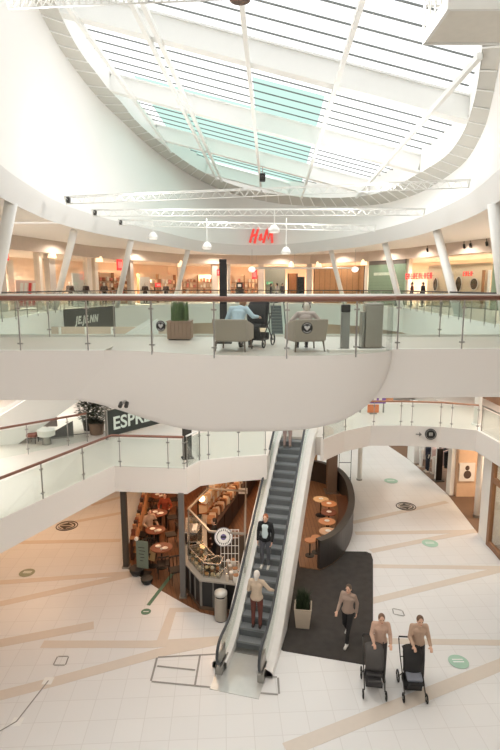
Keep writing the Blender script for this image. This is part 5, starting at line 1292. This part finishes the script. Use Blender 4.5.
# ------------------------------------------------------------------ trusses and lamps under the roof
def truss(label, a, b, w=.30, n=26, boxes=True, group=None):
    a, b = Vector(a), Vector(b); t = thing('lighting_truss', label, 'truss', a, 0, group)
    d = (b-a); u = d.normalized(); s = u.cross(Vector((0, 0, 1))).normalized(); up = s.cross(u)
    offs = [s*w/2, -s*w/2, -up*w*.9]
    for o in offs: MB().tube([a+o, b+o], .015, 8).build('chord', STEELW, t, world=True, smooth=True)
    m = MB()
    for k in range(n):
        p, q = a+d*k/n, a+d*(k+1)/n; mid = (p+q)/2
        for o in offs[:2]: m.tube([p+o, mid+offs[2]], .008, 5); m.tube([mid+offs[2], q+o], .008, 5)
        m.tube([p+offs[0], q+offs[1]], .008, 5)
    m.build('lattice', STEELW, t, world=True)
    for e in (a, b):
        MB().tube([e+offs[0], e+offs[1], e+offs[2], e+offs[0]], .026, 6).build('end_frame', STEELW, t, world=True)
    if boxes: MB().cbox(a+u*.08-up*w*.4, (.12, .16, .20)).build('end_box', DARK, t, world=True, bevel=.02)
    return t
a, b = PY(66, 197, 19.4), PY(469, 180, 18.3); truss('longest and nearest of the three white lattice trusses below the skylight', a, b, .27, 36)
a2, b2 = PY(93, 210, 22.0), PY(424, 209, 22.0); truss('middle white lattice truss below the skylight', a2, b2, .27, 32)
a3, b3 = PY(119, 220, 25.0), PY(375, 226, 25.0); truss('shortest and farthest of the three white lattice trusses below the skylight', a3, b3, .27, 28)
a4, b4 = PY(8, -6, 10.2), PY(264, -17, 10.0); truss('close white lattice truss crossing the top left corner', a4, b4, .26, 34, False)
for px, py, Y, zt, lb in ((153, 235, 25, None, 'white hanging spotlight below the trusses, leftmost'), (207, 245, 25, None, 'white hanging spotlight between the second and third leaning columns, under the far truss'), (286, 250, 25, None, 'white hanging spotlight right of the red H&M letters'), (274, 228, 22, None, 'white hanging spotlight just right above the red H&M letters')):
    q = PY(px, py, Y); top = (PY(px, 218, Y).z if Y == 25 else PY(px, 209, Y).z)
    t = thing('hanging_spotlight', lb, 'spotlight', q)
    MB().tube([(0, 0, .12), (0, 0, top-q.z)], .016, 6).build('rod', STEELW, t)
    MB().lathe([(.24, -.16), (.20, -.02), (.10, .12), (.001, .14)], seg=18).build('shade', STEELW, t, smooth=True); MB().lathe([(.18, -.15), (.17, -.19), (.001, -.20)], seg=16).build('lamp', mat('lamp_off', (250, 246, 236), .3, emit=.6), t)
q = PY(262.5, 179, 19.0)
t = thing('camera_head', 'small black device standing on the nearest truss at centre', 'device', q)
MB().cbox((0, 0, .05), (.20, .24, .26)).build('housing', BLACK, t, bevel=.03); MB().tube([(0, 0, .15), (0, 0, .38)], .02, 6).build('mast', STEEL, t); MB().tube([(0, -.1, .04), (0, -.2, 0)], .06, 10).build('lens', DARK, t)
q = PY(240, -2, 9.4)
t = thing('ceiling_lamp', 'round lamp with brown ring cut by the top border', 'lamp', q)
MB().lathe([(.13, -.03), (.17, -.03), (.18, .08), (.12, .14)], seg=26).build('ring', mat('lamp_brown', (110, 86, 72), .4), t, smooth=False); MB().lathe([(.13, -.02), (.13, .0), (.001, .01)], seg=22).build('bulb', mat('lamp_face', (255, 236, 220), .4, emit=1.0), t); MB().tube([(0, 0, .1), (0, 0, 17.5-q.z)], .014, 6).build('rod', STEEL, t)
# hung platform, top right
zz = 14.0
c = [P(431, 43, zz), P(447, 9, zz)]
x0, x1, y0, y1 = 3.08, 4.9, c[1].y, c[0].y
t = thing('hung_platform', 'white hung platform with lattice rail at the top right', 'platform', ((x0+x1)/2, (y0+y1)/2, zz))
MB().box(x0+.02, x1, y0, y1, zz, zz+.06).build('deck', mat('platform_beige', (230, 226, 216), .6), t, world=True)
for q in ((x0, x0+.06, y0, y1), (x0, x1, y0-.04, y0+.02), (x0, x1, y1-.02, y1+.04)): MB().box(q[0], q[1], q[2], q[3], zz-.02, zz+.20).build('rim', STEELW, t, world=True)
m = MB()
for y in (y0, y1): m.tube([(x0, y, zz+.2), (x0, y, zz+1.0)], .025, 6); m.tube([(x1, y, zz+.2), (x1, y, zz+1.0)], .025, 6)
for z in (zz+.6, zz+1.0): m.tube([(x0, y0, z), (x0, y1, z)], .02, 6); m.tube([(x0, y0, z), (x1, y0, z)], .02, 6); m.tube([(x0, y1, z), (x1, y1, z)], .02, 6)
m.build('rail', STEELW, t, world=True)
m = MB()
for k in range(4): m.tube([(x0, y0+(y1-y0)*k/4, zz+.2), (x0, y0+(y1-y0)*(k+.5)/4, zz+1), (x0, y0+(y1-y0)*(k+1)/4, zz+.2)], .014, 5)
m.build('lattice', STEELW, t, world=True)
for y in (y0, y1): MB().tube([(x1-.1, y, zz+.1), (x1-.1, y, 15.6)], .02, 6).build('hanger', STEEL, t, world=True)

q = PY(123.5, 404.5, 9.92)
t = thing('twin_spotlight', 'tiny dark twin spotlight on the lower left of the footbridge front', 'spotlight', q)
MB().cbox((0, .08, .03), (.05, .18, .04)).build('bracket', STEEL, t)
for s_ in (-1, 1): MB().tube([(s_*.055, .06, .02), (s_*.06, -.05, -.03)], .04, 10).build('head', DARK, t)
# ------------------------------------------------------------------ light
w = bpy.data.worlds.new('sky'); S.world = w; w.use_nodes = True
bg = w.node_tree.nodes['Background']; bg.inputs[0].default_value = (1, 1, .995, 1); bg.inputs[1].default_value = 1.5
sun = bpy.data.lights.new('sun', 'SUN'); sun.energy = 1.0; sun.angle = R(40); sun.color = (1, 1, 1)
so = bpy.data.objects.new('sun', sun); COL.objects.link(so); so.rotation_euler = Vector((.42, .15, -1)).to_track_quat('-Z', 'Y').to_euler()
def spot(name, loc, power, color):
    l = bpy.data.lights.new(name, 'SPOT'); l.energy = power; l.color = color; l.spot_size = R(165); l.spot_blend = .6; l.shadow_soft_size = .06
    o = bpy.data.objects.new(name, l); COL.objects.link(o); o.location = loc; return o
# shop lighting round the upper gallery
for i, (a, b) in enumerate(zip(SHOP[2:12], SHOP[3:13])):
    c = (Vector(a)+Vector(b))/2; o = outward([c], 2.2)[0]
    spot('shop_light', (o[0], o[1], 11.78), 1300, (1, .85, .70) if 2 <= i <= 7 else (1, .9, .8))
    o = outward([c], -1.4)[0]; spot('gallery_fill', (o[0], o[1], 12.55), 260, (1, .9, .8))  # second spot is fill added under the upper ceiling, without a fixture
# fill points added at the trusses to brighten drum and floor
for x, y, z in ((-4, 19, 13.4), (4.5, 18.6, 13.4), (-3.5, 22, 13.3), (4, 22, 13.3), (-1.5, 25, 13.2), (3, 25, 13.2), (-4, 10.5, 14.2), (2, 10.3, 14.2)): point('truss_fill', (x, y, z), 210 if y > 24 else 130, (1, .99, .975), .25)
# cafe
for x, y in ((-3.4, 19), (-3.6, 22.5), (-1.2, 20.5), (-.2, 23.5), (-1.4, 16.6)): area('cafe_light', (x, y, 3.42), .7, 42, (1, .6, .34))
area('gallery_lamp_and_fill', (-8.5, 19.5, 3.42), 2.5, 90, (1, .62, .36)); area('gallery_lamp_and_fill', (-10, 14.5, 3.42), 2.0, 60, (1, .66, .42))
area('island_light', (2.8, 21, 3.42), 1.2, 45, (1, .74, .5))
# right shops and middle gallery
area('shop_light', (11.5, 21, 3.42), 1.8, 150, (1, .78, .56)); area('shop_light', (11.3, 26, 3.42), 1.6, 120, (1, .9, .8)); area('shop_light', (10.6, 17.3, 3.42), 1.2, 70, (1, .84, .64)); area('shop_light', (9.5, 31, 3.42), 1.5, 60, (1, .9, .8))
area('gallery_lamp_and_fill', (-11, 20, 7.7), 4, 560, (1, .95, .9)); area('gallery_lamp_and_fill', (12, 20, 7.7), 4, 420, (1, .9, .8)); area('gallery_lamp_and_fill', (-10, 12, 7.7), 3, 300, (1, .95, .9))  # fill added under the upper slab to lift the middle storey
area('bridge_fill', (0, 12.4, 7.42), 3, 160, (1, .93, .86)); area('far_fill', (2, 44, 7.7), 6, 300, (1, .88, .76), sy=3)  # added fill, brightening the floor below the bridge and the far end
area('near_fill', (0, -1, 12.5), 8, 420, (1, .98, .96))  # fill lamp added out of view, evening out the drum
S.view_settings.view_transform = 'Standard'; S.view_settings.look = 'None'; S.view_settings.exposure = 0; S.view_settings.gamma = 1; S.view_settings.use_curve_mapping = False
S.cycles.max_bounces = 10; S.cycles.diffuse_bounces = 5; S.cycles.transparent_max_bounces = 24; S.cycles.glossy_bounces = 3
S.cycles.sample_clamp_indirect = 8
